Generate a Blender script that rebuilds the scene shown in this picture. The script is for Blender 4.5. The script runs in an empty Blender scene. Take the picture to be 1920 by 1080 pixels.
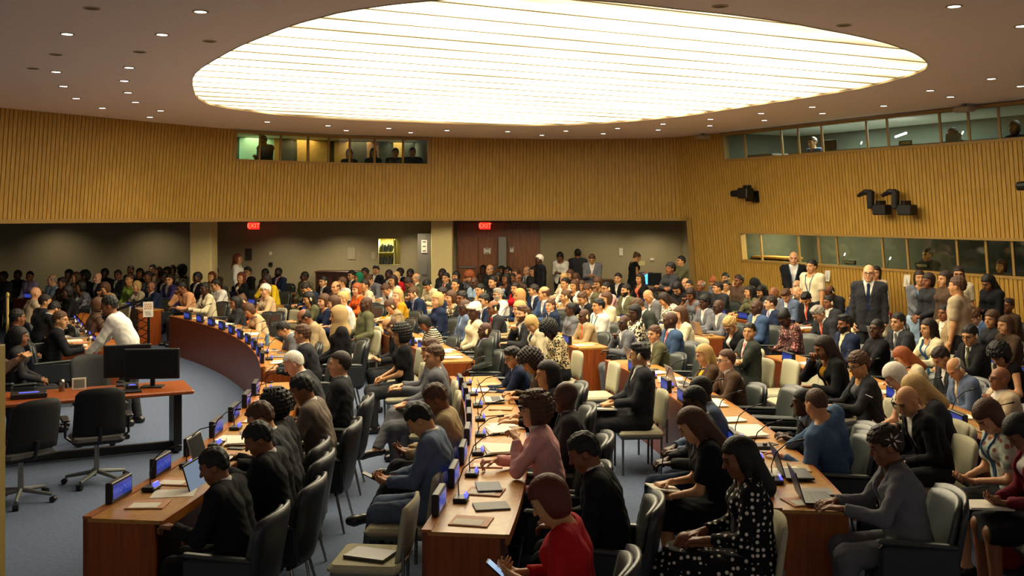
import bpy, math, random
import numpy as np
from mathutils import Vector, Matrix
from math import sin, cos, pi, radians, sqrt, atan2, hypot
random.seed(7)
SC = bpy.context.scene
COL = SC.collection
FPX, CAMH, HORZ = 1900.0, 2.75, 400.0      # focal length in pixels of a 1920 frame, eye height, horizon row

def unp(px, py, z):
    """the point at height z that the photo shows at pixel px, py"""
    d = FPX * (CAMH - z) / (py - HORZ)
    return ((px - 960.0) * d / FPX, d)

def proj(x, y, z):
    return 960 + FPX * x / y, HORZ + FPX * (CAMH - z) / y

# ------------------------------------------------------------------ colours and materials
def hx(s):
    s = s.lstrip('#')
    return tuple((lambda c: c / 12.92 if c <= .04045 else ((c + .055) / 1.055) ** 2.4)(int(s[i:i + 2], 16) / 255) for i in (0, 2, 4))

MATS = {}
def nodes_of(name):
    m = bpy.data.materials.new(name)
    m.use_nodes = True
    nt = m.node_tree
    b = nt.nodes['Principled BSDF']
    return m, nt, b

def setin(b, k, v):
    if k in b.inputs:
        b.inputs[k].default_value = v

def mat(name, rgb, rough=.6, var=.18, scale=30., metal=0., spec=.4, bump=0., emit=None, estr=1., stretch=None):
    """plain procedural surface: noise-varied base colour, optional bump and emission"""
    if name in MATS:
        return MATS[name]
    if isinstance(rgb, str):
        rgb = hx(rgb)
    m, nt, b = nodes_of(name)
    N, L = nt.nodes, nt.links
    tc = N.new('ShaderNodeTexCoord')
    mp = N.new('ShaderNodeMapping')
    L.new(tc.outputs['Object'], mp.inputs['Vector'])
    if stretch:
        mp.inputs['Scale'].default_value = stretch
    nz = N.new('ShaderNodeTexNoise')
    nz.inputs['Scale'].default_value = scale
    nz.inputs['Detail'].default_value = 2
    L.new(mp.outputs['Vector'], nz.inputs['Vector'])
    mx = N.new('ShaderNodeMix'); mx.data_type = 'RGBA'
    mx.inputs[6].default_value = tuple(c * (1 - var) for c in rgb) + (1,)
    mx.inputs[7].default_value = tuple(min(1, c * (1 + var)) for c in rgb) + (1,)
    L.new(nz.outputs['Fac'], mx.inputs[0])
    L.new(mx.outputs[2], b.inputs['Base Color'])
    setin(b, 'Roughness', rough); setin(b, 'Metallic', metal); setin(b, 'Specular IOR Level', spec)
    if bump:
        bp = N.new('ShaderNodeBump'); bp.inputs['Strength'].default_value = bump; bp.inputs['Distance'].default_value = .02
        L.new(nz.outputs['Fac'], bp.inputs['Height']); L.new(bp.outputs['Normal'], b.inputs['Normal'])
    if emit is not None:
        setin(b, 'Emission Color', tuple(emit) + (1,)); setin(b, 'Emission Strength', estr)
    MATS[name] = m
    return m

def glass(name, tint=(.8, .9, .85), alpha=.05, rough=.05):
    if name in MATS:
        return MATS[name]
    m, nt, b = nodes_of(name)
    N, L = nt.nodes, nt.links
    out = N['Material Output']
    tr = N.new('ShaderNodeBsdfTransparent'); tr.inputs[0].default_value = tint + (1,)
    gl = N.new('ShaderNodeBsdfGlossy'); gl.inputs['Roughness'].default_value = rough
    ms = N.new('ShaderNodeMixShader')
    ms.inputs[0].default_value = alpha
    L.new(tr.outputs[0], ms.inputs[1]); L.new(gl.outputs[0], ms.inputs[2])
    L.new(ms.outputs[0], out.inputs['Surface'])
    N.remove(b)
    MATS[name] = m
    return m

# ------------------------------------------------------------------ mesh building
def mesh_from(name, V, Fc, smooth=False, mi=None):
    me = bpy.data.meshes.new(name)
    V = np.asarray(V, dtype=np.float32).reshape(-1, 3)
    if isinstance(Fc, np.ndarray):
        nf, k = Fc.shape
        me.vertices.add(len(V)); me.vertices.foreach_set('co', V.ravel())
        me.loops.add(nf * k); me.loops.foreach_set('vertex_index', Fc.astype(np.int32).ravel())
        me.polygons.add(nf)
        me.polygons.foreach_set('loop_start', np.arange(0, nf * k, k, dtype=np.int32))
        me.polygons.foreach_set('loop_total', np.full(nf, k, dtype=np.int32))
        me.update(calc_edges=True)
    else:
        me.from_pydata([tuple(map(float, v)) for v in V], [], Fc)
        me.update()
    if smooth:
        me.polygons.foreach_set('use_smooth', np.ones(len(me.polygons), dtype=bool))
    if mi is not None:
        me.polygons.foreach_set('material_index', np.asarray(mi, dtype=np.int32))
    return me

class MB:
    """collects shapes into one mesh; build() links it as ONE object"""
    def __init__(s):
        s.V = []; s.F = []
    def add(s, V, Fc):
        o = len(s.V)
        s.V += [tuple(v) for v in V]
        s.F += [tuple(i + o for i in f) for f in Fc]
        return s
    def box(s, cx, cy, cz, sx, sy, sz, rz=0., M=None, bev=0.):
        hx_, hy_, hz_ = sx / 2, sy / 2, sz / 2
        if bev <= 0:
            V = [(x, y, z) for z in (-hz_, hz_) for x, y in ((-hx_, -hy_), (hx_, -hy_), (hx_, hy_), (-hx_, hy_))]
            Fc = [(3, 2, 1, 0), (4, 5, 6, 7), (0, 1, 5, 4), (1, 2, 6, 5), (2, 3, 7, 6), (3, 0, 4, 7)]
        else:
            b = min(bev, hx_ * .95, hy_ * .95, hz_ * .95)
            V = []
            for z, i in ((-hz_, b), (-hz_ + b, 0), (hz_ - b, 0), (hz_, b)):
                bx, by = hx_ - i, hy_ - i
                V += [(-bx + b, -by, z), (bx - b, -by, z), (bx, -by + b, z), (bx, by - b, z), (bx - b, by, z), (-bx + b, by, z), (-bx, by - b, z), (-bx, -by + b, z)]
            Fc = [tuple(range(7, -1, -1)), tuple(range(24, 32))]
            for l in range(3):
                for i in range(8):
                    Fc.append((l * 8 + i, l * 8 + (i + 1) % 8, l * 8 + 8 + (i + 1) % 8, l * 8 + 8 + i))
        c, sn = cos(rz), sin(rz)
        out = []
        for x, y, z in V:
            if M is not None:
                p = M @ Vector((x, y, z))
                out.append((cx + p.x, cy + p.y, cz + p.z))
            else:
                out.append((cx + x * c - y * sn, cy + x * sn + y * c, cz + z))
        return s.add(out, Fc)
    def tube(s, pts, r, n=8, cap=True):
        pts = [Vector(p) for p in pts]
        rs = r if isinstance(r, (list, tuple)) else [r] * len(pts)
        V = []; Fc = []
        ref = None
        for i, p in enumerate(pts):
            t = (pts[min(i + 1, len(pts) - 1)] - pts[max(i - 1, 0)]).normalized()
            if ref is None:
                ref = Vector((0, 0, 1)) if abs(t.z) < .9 else Vector((1, 0, 0))
            a = (ref - t * ref.dot(t))
            if a.length < 1e-5:
                a = t.orthogonal()
            a.normalize(); b = t.cross(a); ref = a
            for k in range(n):
                w = 2 * pi * k / n
                V.append(tuple(p + (a * cos(w) + b * sin(w)) * rs[i]))
        for i in range(len(pts) - 1):
            for k in range(n):
                Fc.append((i * n + k, i * n + (k + 1) % n, (i + 1) * n + (k + 1) % n, (i + 1) * n + k))
        if cap:
            Fc.append(tuple(range(n - 1, -1, -1))); o = (len(pts) - 1) * n
            Fc.append(tuple(range(o, o + n)))
        return s.add(V, Fc)
    def cyl(s, x, y, z0, z1, r0, r1=None, n=16):
        return s.tube([(x, y, z0), (x, y, z1)], [r0, r0 if r1 is None else r1], n)
    def lathe(s, x, y, prof, n=16, cap=True):
        V = []; Fc = []
        for r, z in prof:
            for k in range(n):
                w = 2 * pi * k / n
                V.append((x + r * cos(w), y + r * sin(w), z))
        for i in range(len(prof) - 1):
            for k in range(n):
                Fc.append((i * n + k, i * n + (k + 1) % n, (i + 1) * n + (k + 1) % n, (i + 1) * n + k))
        if cap:
            Fc.append(tuple(range(n - 1, -1, -1))); o = (len(prof) - 1) * n
            Fc.append(tuple(range(o, o + n)))
        return s.add(V, Fc)
    def prism(s, poly, z0, z1):
        n = len(poly)
        V = [(x, y, z0) for x, y in poly] + [(x, y, z1) for x, y in poly]
        Fc = [tuple(range(n - 1, -1, -1)), tuple(range(n, 2 * n))] + [(i, (i + 1) % n, n + (i + 1) % n, n + i) for i in range(n)]
        return s.add(V, Fc)
    def arc(s, c, r0, r1, a0, a1, z0, z1, n=24):
        """a curved slab between two radii and two angles"""
        V = []
        for i in range(n + 1):
            a = a0 + (a1 - a0) * i / n
            for r, z in ((r0, z0), (r1, z0), (r1, z1), (r0, z1)):
                V.append((c[0] + r * cos(a), c[1] + r * sin(a), z))
        Fc = []
        for i in range(n):
            for k in range(4):
                Fc.append((i * 4 + k, i * 4 + (k + 1) % 4, i * 4 + 4 + (k + 1) % 4, i * 4 + 4 + k))
        Fc += [(3, 2, 1, 0), tuple(n * 4 + k for k in range(4))]
        return s.add(V, Fc)
    def mesh(s, name, smooth=False):
        return mesh_from(name, s.V, s.F, smooth)
    def build(s, name, m, parent=None, smooth=False):
        return link(name, s.mesh(name, smooth), m, parent)

def link(name, me, m=None, parent=None, objmat=False):
    o = bpy.data.objects.new(name, me)
    COL.objects.link(o)
    if m is not None:
        if objmat:
            if not me.materials:
                me.materials.append(None)
            o.material_slots[0].link = 'OBJECT'; o.material_slots[0].material = m
        elif not me.materials:
            me.materials.append(m)
        elif me.materials[0] is not m and len(me.materials) == 1:
            o.material_slots[0].link = 'OBJECT'; o.material_slots[0].material = m
    if parent is not None:
        o.parent = parent
    return o

def empty(name, loc=(0, 0, 0), rz=0., sc=1.):
    o = bpy.data.objects.new(name, None); COL.objects.link(o)
    o.location = loc; o.rotation_euler = (0, 0, rz); o.scale = (sc, sc, sc)
    o.empty_display_size = .1
    return o

def tag(o, label=None, cat=None, group=None, kind=None):
    if label: o['label'] = label
    if cat: o['category'] = cat
    if group: o['group'] = group
    if kind: o['kind'] = kind
    return o

def struct(o):
    o['kind'] = 'structure'
    return o

ORD = 'zeroth first second third fourth fifth sixth seventh eighth ninth tenth eleventh twelfth thirteenth fourteenth fifteenth sixteenth seventeenth eighteenth nineteenth'.split()
def ordinal(n):
    if n < 20: return ORD[n]
    t = {2: 'twent', 3: 'thirt', 4: 'fort', 5: 'fift', 6: 'sixt', 7: 'sevent', 8: 'eight', 9: 'ninet'}[n // 10]
    return t + 'ieth' if n % 10 == 0 else t + 'y-' + ORD[n % 10]

PENDING = {}      # base label -> [(sort key, object)], numbered once everything stands
def later(o, base, key, cat, group, how='{o} from left'):
    o['category'] = cat; o['group'] = group
    PENDING.setdefault((base, how), []).append((key, o))
def number_labels():
    for (base, how), lst in PENDING.items():
        lst.sort(key=lambda t: t[0])
        for i, (k, o) in enumerate(lst):
            o['label'] = base if len(lst) == 1 else base + ', ' + how.format(o=ordinal(i + 1))

def place(parts, name, loc, rz=0., sc=1.):
    """a thing built from shared part meshes: parts = [(part name, mesh, material or None, [sub-parts])]"""
    r = empty(name, loc, rz, sc)
    for p in parts:
        o = link(p[0], p[1], p[2], r)
        for q in (p[3] if len(p) > 3 else ()):
            link(q[0], q[1], q[2], o)
    return r
# ------------------------------------------------------------------ rounded bodies: smooth unions meshed by surface nets
def A(*v):
    return np.array(v, dtype=float)
def C(a, b, ra, rb=None, inf=0.):
    return ('c', np.asarray(a, float), np.asarray(b, float), ra + inf, (ra if rb is None else rb) + inf)
def E(c, r, R=None, inf=0.):
    return ('e', np.asarray(c, float), np.asarray(r, float) + inf, np.eye(3) if R is None else R)

class Grid:
    def __init__(s, prims, h, k=.04, pad=.03, lo=None, hi=None):
        los, his = [], []
        for p in prims:
            if p[0] == 'c':
                los.append(np.minimum(p[1] - p[3], p[2] - p[4])); his.append(np.maximum(p[1] + p[3], p[2] + p[4]))
            else:
                e = np.sqrt(((p[3] * p[2][None, :]) ** 2).sum(1))
                los.append(p[1] - e); his.append(p[1] + e)
        L = np.min(los, 0) - pad; U = np.max(his, 0) + pad
        if lo is not None: L = np.maximum(L, lo)
        if hi is not None: U = np.minimum(U, hi)
        s.h = h; s.lo = L
        s.n = np.maximum(np.ceil((U - L) / h).astype(int) + 1, 4)
        s.ax = [L[i] + h * np.arange(s.n[i]) for i in range(3)]
        s.D = np.full(tuple(s.n), .5)
        M = k + .03
        for p, l, u in zip(prims, los, his):
            i0 = np.clip(np.floor((l - M - L) / h).astype(int), 0, s.n); i1 = np.clip(np.ceil((u + M - L) / h).astype(int) + 1, 0, s.n)
            if np.any(i1 <= i0): continue
            sl = tuple(slice(a, b) for a, b in zip(i0, i1))
            d = s.prim(p, *(s.ax[j][i0[j]:i1[j]] for j in range(3)))
            o = s.D[sl]
            t = np.clip(.5 + .5 * (o - d) / k, 0, 1)
            s.D[sl] = o * (1 - t) + d * t - k * t * (1 - t)
    @staticmethod
    def prim(p, xs, ys, zs):
        X = xs[:, None, None]; Y = ys[None, :, None]; Z = zs[None, None, :]
        if p[0] == 'c':
            a, b, ra, rb = p[1:]
            ab = b - a; L2 = max(ab @ ab, 1e-9)
            px, py, pz = X - a[0], Y - a[1], Z - a[2]
            t = np.clip((px * ab[0] + py * ab[1] + pz * ab[2]) / L2, 0, 1)
            return np.sqrt((px - ab[0] * t) ** 2 + (py - ab[1] * t) ** 2 + (pz - ab[2] * t) ** 2) - (ra + (rb - ra) * t)
        c, r, R = p[1:]
        px, py, pz = X - c[0], Y - c[1], Z - c[2]
        q = [(px * R[0, i] + py * R[1, i] + pz * R[2, i]) for i in range(3)]
        k0 = np.sqrt(sum((q[i] / r[i]) ** 2 for i in range(3)))
        k1 = np.sqrt(sum((q[i] / r[i] ** 2) ** 2 for i in range(3))) + 1e-9
        return k0 * (k0 - 1) / k1
    def local(s, o, R):
        """coordinates of the grid in the frame with origin o and axes the columns of R"""
        X = s.ax[0][:, None, None] - o[0]; Y = s.ax[1][None, :, None] - o[1]; Z = s.ax[2][None, None, :] - o[2]
        return [X * R[0, i] + Y * R[1, i] + Z * R[2, i] for i in range(3)]
    def cut(s, d):
        s.D = np.maximum(s.D, -d); return s
    def keep(s, d):
        s.D = np.maximum(s.D, d); return s
    def nets(s):
        D = s.D.copy()
        for ax in range(3):                      # closed at the border of the box
            sl = [slice(None)] * 3
            for e in (0, -1):
                sl[ax] = e; D[tuple(sl)] = np.maximum(D[tuple(sl)], s.h * .3)
        ins = D < 0
        cs = np.zeros(np.array(D.shape) - 1, np.int8)
        offs = [(i, j, k) for i in (0, 1) for j in (0, 1) for k in (0, 1)]
        n = np.array(D.shape) - 1
        for i, j, k in offs:
            cs += ins[i:i + n[0], j:j + n[1], k:k + n[2]]
        idx = np.argwhere((cs > 0) & (cs < 8))
        if len(idx) == 0:
            return np.zeros((0, 3)), np.zeros((0, 4), int)
        cv = np.stack([D[idx[:, 0] + i, idx[:, 1] + j, idx[:, 2] + k] for i, j, k in offs], 1)
        P = np.zeros((len(idx), 3)); W = np.zeros(len(idx))
        of = np.array(offs, float)
        for a in range(8):
            for b in range(a + 1, 8):
                if np.abs(of[a] - of[b]).sum() != 1: continue
                m = (cv[:, a] < 0) != (cv[:, b] < 0)
                t = cv[m, a] / (cv[m, a] - cv[m, b])
                P[m] += of[a] + (of[b] - of[a]) * t[:, None]; W[m] += 1
        V = s.lo + s.h * (idx + P / W[:, None])
        im = np.full(tuple(n), -1, int); im[idx[:, 0], idx[:, 1], idx[:, 2]] = np.arange(len(idx))
        Fs = []
        for ax in range(3):
            a, b = [(1, 2), (2, 0), (0, 1)][ax]
            s0 = [slice(1, -1)] * 3; s1 = [slice(1, -1)] * 3
            s0[ax] = slice(0, -1); s1[ax] = slice(1, None)
            i0 = ins[tuple(s0)]; i1 = ins[tuple(s1)]
            e = np.argwhere(i0 != i1)
            if len(e) == 0: continue
            fl = i0[e[:, 0], e[:, 1], e[:, 2]]
            g = e + 1; g[:, ax] -= 1
            def cell(da, db):
                q = g.copy(); q[:, a] += da; q[:, b] += db
                return im[q[:, 0], q[:, 1], q[:, 2]]
            Q = np.stack([cell(-1, -1), cell(0, -1), cell(0, 0), cell(-1, 0)], 1)
            Q[~fl] = Q[~fl][:, ::-1]
            Fs.append(Q)
        Fq = np.concatenate(Fs) if Fs else np.zeros((0, 4), int)
        return V, Fq[(Fq >= 0).all(1)]

def netmesh(name, g):
    V, Fq = g.nets()
    me = mesh_from(name, V, Fq, True)
    me.materials.append(None)
    return me
# ------------------------------------------------------------------ people
def rx(a): c, s = cos(a), sin(a); return np.array([[1, 0, 0], [0, c, -s], [0, s, c]])
def ry(a): c, s = cos(a), sin(a); return np.array([[c, 0, s], [0, 1, 0], [-s, 0, c]])
def rzm(a): c, s = cos(a), sin(a); return np.array([[c, -s, 0], [s, c, 0], [0, 0, 1]])
def nrm(v): return v / max(np.linalg.norm(v), 1e-9)

# x is the person's right, y forward, z up; wrists L and R; seated hips stand at z .55, standing ones at .93
POSES = {
 'lp': dict(lean=3, hp=6, L=(-.06, .29, .67), R=(.07, .31, .67), palm='i', curl=35),
 'dk': dict(lean=13, hp=8, L=(-.13, .45, .795), R=(.14, .44, .795), palm='d', curl=18),
 'wr': dict(lean=24, hp=42, L=(-.17, .40, .795), R=(.10, .45, .81), palm='d', curl=40),
 'ty': dict(lean=11, hp=20, L=(-.09, .45, .81), R=(.09, .45, .81), palm='d', curl=30),
 'ch': dict(lean=13, hp=2, L=(-.10, .42, .795), R=(.05, .24, 1.0), palm='d', curl=60, poleR=(.35, .5, -1)),
 'hd': dict(lean=17, hp=26, L=(-.13, .40, .795), R=(.10, .27, 1.06), palm='d', curl=40, poleR=(.5, .5, -1)),
 'fo': dict(lean=2, hp=0, L=(.09, .25, .87), R=(-.10, .28, .85), palm='i', curl=30, poleL=(-1, .1, -.6), poleR=(1, .1, -.6)),
 'bw': dict(lean=13, hp=45, L=(-.06, .32, .70), R=(.06, .33, .70), palm='u', curl=40),
 'ar': dict(lean=-7, hp=0, L=(-.27, .22, .70), R=(.27, .22, .70), palm='d', curl=25),
 'xl': dict(lean=-2, hp=4, L=(-.04, .30, .72), R=(.07, .33, .72), palm='d', curl=35, legs='cross'),
 'st': dict(lean=1, hp=4, poleL=(-.25, -.7, -.6), poleR=(.25, -.7, -.6), L=(-.235, .06, .84), R=(.235, .06, .84), palm='i', curl=25, legs='stand'),
 'cl': dict(poleL=(-.35, -.6, -.7), poleR=(.35, -.6, -.7), lean=1, hp=6, L=(-.04, .26, 1.03), R=(.05, .27, 1.01), palm='i', curl=45, legs='stand'),
 'ph': dict(poleL=(-.35, -.6, -.7), poleR=(.35, -.6, -.7), lean=3, hp=32, L=(-.07, .29, 1.16), R=(.06, .30, 1.16), palm='u', curl=45, legs='stand'),
 'fs': dict(lean=0, hp=2, L=(.09, .25, 1.24), R=(-.10, .28, 1.22), palm='i', curl=30, legs='stand', poleL=(-1, .1, -.6), poleR=(1, .1, -.6)),
 'ln': dict(lean=50, hp=14, L=(-.2, .70, .86), R=(.2, .70, .86), palm='d', curl=20, legs='stand'),
}

class Skel:
    """joints, limb shapes and frames of one posed figure"""
    def __init__(s, p, sex, near=False):
        s.near = near; s.sex = sex; s.legs = p.get('legs', 'sit')
        m = sex == 'm'
        f = p.get('fat', 1.)
        lean, side, tw = radians(p.get('lean', 0)), radians(p.get('side', 0)), radians(p.get('tw', 0))
        hz = .93 if s.legs == 'stand' else .55
        fr = lambda a, b, c: rx(-a) @ ry(b) @ rzm(c)
        F1, F2, F3 = fr(lean * .4, side * .4, 0), fr(lean * .9, side * .8, tw * .5), fr(lean, side, tw)
        s.P0 = A(0, 0, hz); s.P1 = s.P0 + .17 * F1[:, 2]; s.P2 = s.P1 + .21 * F2[:, 2]; s.P3 = s.P2 + .14 * F3[:, 2]
        s.F3 = F3; s.F2 = F2
        s.Fh = rzm(tw + radians(p.get('hy', 0))) @ ry(radians(p.get('hr', 0))) @ rx(-radians(p.get('hp', 0)))
        s.N = s.P3 + .075 * nrm(F3[:, 2] + s.Fh[:, 2] * .8)
        s.Hc = s.N + .085 * s.Fh[:, 2] + .012 * s.Fh[:, 1]
        r, u = F3[:, 0], F3[:, 2]
        sw = .186 if m else .156
        s.S = [s.P3 - .036 * u - sw * r, s.P3 - .036 * u + sw * r]
        s.E = []; s.W = []; s.hand = []
        for i, sd in ((0, -1), (1, 1)):
            W = A(*p['LR'[i]]); S = s.S[i]
            a, b = .29, .255
            v = W - S; d = np.linalg.norm(v)
            if d > .995 * (a + b): W = S + v * (.995 * (a + b) / d); v = W - S; d = np.linalg.norm(v)
            x = (a * a - b * b + d * d) / (2 * d); hgt = sqrt(max(a * a - x * x, 0))
            pole = A(*p.get('poleLR'[:4] + 'LR'[i], (sd * .55, -.45, -.85)))
            n = v / d; pp = nrm(pole - n * (pole @ n))
            El = S + n * x + pp * hgt
            s.E.append(El); s.W.append(W)
            fd = nrm(W - El)
            pal = p.get('palm' + 'LR'[i], p['palm'])
            tgt = {'d': A(-sd * .15, .5, -.12), 'i': A(-sd * .6, .25, -.05), 'u': A(-sd * .35, .4, .1)}[pal]
            hd = nrm(fd + tgt)
            pn = {'d': A(0, .0, -1), 'i': A(-sd * .8, 0, -.5), 'u': A(-sd * .3, -.3, .9)}[pal]
            pn = nrm(pn - hd * (pn @ hd))
            s.hand.append((W, hd, pn, sd, radians(p.get('curl' + 'LR'[i], p.get('curl', 25)))))
        # legs
        hw = .092
        s.Hip = [s.P0 + A(-hw, 0, -.015), s.P0 + A(hw, 0, -.015)]
        if s.legs == 'stand':
            st = p.get('stride', .02)
            s.K = [A(-.10, .03 + st, .50), A(.10, .02 - st, .50)]; s.An = [A(-.11, -.02 + 2 * st, .085), A(.11, -.03 - 2 * st, .085)]
            s.To = [A(-.14, .15 + 2 * st, .035), A(.14, .14 - 2 * st, .035)]
        elif s.legs == 'cross':
            s.K = [A(-.09, .43, .50), A(.02, .43, .61)]; s.An = [A(-.08, .40, .085), A(-.17, .60, .30)]
            s.To = [A(-.09, .56, .035), A(-.22, .75, .25)]
        else:
            kw = p.get('kw', .11); ay = p.get('ay', .40)
            s.K = [A(-kw, .43, .505), A(kw, .43, .505)]; s.An = [A(-kw - .01, ay, .085), A(kw + .01, ay, .085)]
            s.To = [A(-kw - .03, ay + .17, .035), A(kw + .03, ay + .17, .035)]
        for k in ('K', 'An', 'To'):
            if k in p: setattr(s, k, [A(*q) for q in p[k]])
        wr_ = (.109 if m else .094) * f
        ch = (.110 if m else .098) * (f * .5 + .5)
        s.torso = []
        for sd in (-1, 1):
            s.torso += [C(s.P0 + A(.068 * sd, 0, 0), s.P1 + sd * .056 * r + .06 * (f - 1) * F1[:, 1], .102 * f, wr_), C(s.P1 + sd * .056 * r + .06 * (f - 1) * F1[:, 1], s.P2 + sd * .074 * r, wr_, ch),
                        C(s.P2 + sd * .074 * r, s.P2 + .07 * u + sd * .10 * r, ch, .086 if m else .075)]
        s.torso += [C(s.S[0] + .02 * r, s.S[1] - .02 * r, .060 if m else .05), C(s.P3 - .03 * u - .05 * r, s.P3 - .03 * u + .05 * r, .06)]
        for sd in (0, 1):
            s.torso.append(C(s.S[sd], s.P3 - .004 * u, .056 if m else .045, .05))
        if not m:
            for sd in (-1, 1):
                s.torso.append(E(s.P2 + .02 * u + sd * .07 * r + .085 * F2[:, 1], (.058, .05, .058)))
        k = 1. if m else .88
        s.upper = [C(s.S[i], s.E[i], .050 * k, .040 * k) for i in (0, 1)]
        s.fore = [C(s.E[i], s.W[i], .040 * k, .028 * k) for i in (0, 1)]
        s.neck = [C(s.P3 - .03 * u, s.N + .02 * s.Fh[:, 2], .062 * (k * .5 + .5), .055 * (k * .5 + .5))]
        s.legp = []
        for i in (0, 1):
            s.legp += [C(s.Hip[i], s.K[i], .088, .062), C(s.K[i], s.An[i], .058, .04)]
        s.feet = []
        for i in (0, 1):
            an, to = s.An[i], s.To[i]; dv = nrm(to - an)
            heel = an - A(dv[0], dv[1], 0) * .045 - A(0, 0, .045 if s.legs != 'cross' or i == 0 else .02)
            s.feet.append([C(an, heel, .038, .036), C(heel, to, .036, .034), C(to, to + A(dv[0], dv[1], 0) * .04, .036, .027)])

def head_prims(s):
    c, R = s.Hc, s.Fh
    q = lambda x, y, z: c + R @ A(x, y, z)
    m = s.sex == 'm'
    P = [E(q(0, -.012, .03), (.077, .098, .098), R), E(q(0, .028, -.035), (.062, .068, .085), R), E(q(0, .06, -.09), (.036 if m else .03, .032, .026), R),
         E(q(0, .076, .031), (.05, .016, .012), R), E(q(-.045, .055, -.03), (.022, .025, .028), R), E(q(.045, .055, -.03), (.022, .025, .028), R)]
    D = [C(q(0, .088, .015), q(0, .112, -.022), .0085, .013), E(q(-.078, -.008, -.008), (.012, .022, .032), R), E(q(.078, -.008, -.008), (.012, .022, .032), R),
         E(q(0, .092, -.052), (.023, .009, .006), R), E(q(0, .09, -.064), (.02, .01, .007), R)]
    return P, D

BODY = {}
def skel(pk, p, sex, near=False):
    k = (pk, sex)
    if k not in BODY:
        BODY[k] = {'s': Skel(p, sex, near)}
    return BODY[k]

def hand_grid(h, res):
    W, d, n, sd, cu = h
    t = nrm(np.cross(d, n)) * sd
    P = []
    for o in (.028, .0, -.026):
        P.append(C(W + .012 * d + o * .5 * t, W + .088 * d + o * t, .0155, .0135))
    P.append(C(W - .03 * d, W + .02 * d, .024, .02))
    for o, ln in ((.033, .072), (.011, .081), (-.012, .075), (-.033, .058)):
        b = W + .09 * d + o * t
        a1 = cu * (.75 if o > .03 else 1.); d1 = d * cos(a1) + n * sin(a1) + t * o * 1.5; d2 = d * cos(2.1 * a1) + n * sin(2.1 * a1)
        m = b + nrm(d1) * ln * .55
        P += [C(b, m, .0092, .0082), C(m, m + d2 * ln * .5, .0082, .0066)]
    b = W + .028 * d + .024 * t
    m = b + nrm(d * .7 + t * .75 + n * .25) * .042
    P += [C(b, m, .0125, .0102), C(m, m + nrm(d + t * .25 + n * (.2 + cu * .4)) * .034, .0100, .0078)]
    return Grid(P, res, .007, .012)

def body_mesh(b):
    if 'body' in b: return b['body']
    s = b['s']
    g = Grid(s.torso + s.neck + s.upper + s.fore + s.legp + sum(s.feet, []), .02, .03)
    Vs, Fs, Ms = [], [], []
    o = 0
    def put(V, Fq, mi):
        nonlocal o
        Vs.append(V); Fs.append(Fq + o); Ms.append(mi); o += len(V)
    V, Fq = g.nets(); put(V, Fq, np.zeros(len(Fq), int))
    P, D = head_prims(s)
    g = Grid(P + s.neck, .0075, .03, .02)
    for pr in D:
        gg = Grid.prim(pr, *g.ax); k = .008
        t = np.clip(.5 + .5 * (g.D - gg) / k, 0, 1); g.D = g.D * (1 - t) + gg * t - k * t * (1 - t)
    for sx in (-1, 1):                           # eye sockets
        gg = Grid.prim(E(s.Hc + s.Fh @ A(sx * .033, .103, .012), (.018, .016, .010), s.Fh), *g.ax)
        g.D = np.maximum(g.D, -gg)
    V, Fq = g.nets()
    cen = (V[Fq].mean(1) - s.Hc) @ s.Fh
    x, y, z = np.abs(cen[:, 0]), cen[:, 1], cen[:, 2]
    mi = np.zeros(len(Fq), int)
    mi[(np.abs(x - .033) < .013) & (np.abs(z - .012) < .0055) & (y > .06)] = 1
    mi[(np.abs(x - .034) < .02) & (np.abs(z - .034) < .0045) & (y > .06)] = 1
    mi[(x < .022) & (np.abs(z + .058) < .008) & (y > .08)] = 2
    put(V, Fq, mi)
    for h in s.hand:
        V, Fq = hand_grid(h, .0055 if s.near else .008).nets(); put(V, Fq, np.zeros(len(Fq), int))
    me = mesh_from('person', np.concatenate(Vs), np.concatenate(Fs), True, np.concatenate(Ms))
    me.materials.append(None); me.materials.append(mat('eye_dark', '#120c09', .3)); me.materials.append(None)
    b['body'] = me
    return me

def inflate(prims, t):
    return [('c', p[1], p[2], p[3] + t, p[4] + t) if p[0] == 'c' else ('e', p[1], p[2] + t, p[3]) for p in prims]

def folds(g, a):
    """soft irregular creases"""
    X, Y, Z = g.ax[0][:, None, None], g.ax[1][None, :, None], g.ax[2][None, None, :]
    g.D = g.D + a * np.sin(38 * X + 21 * Z + 3 * np.sin(17 * Y + 9 * Z)) * np.sin(27 * Y - 44 * Z + 2.5 * np.sin(23 * X))

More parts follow.
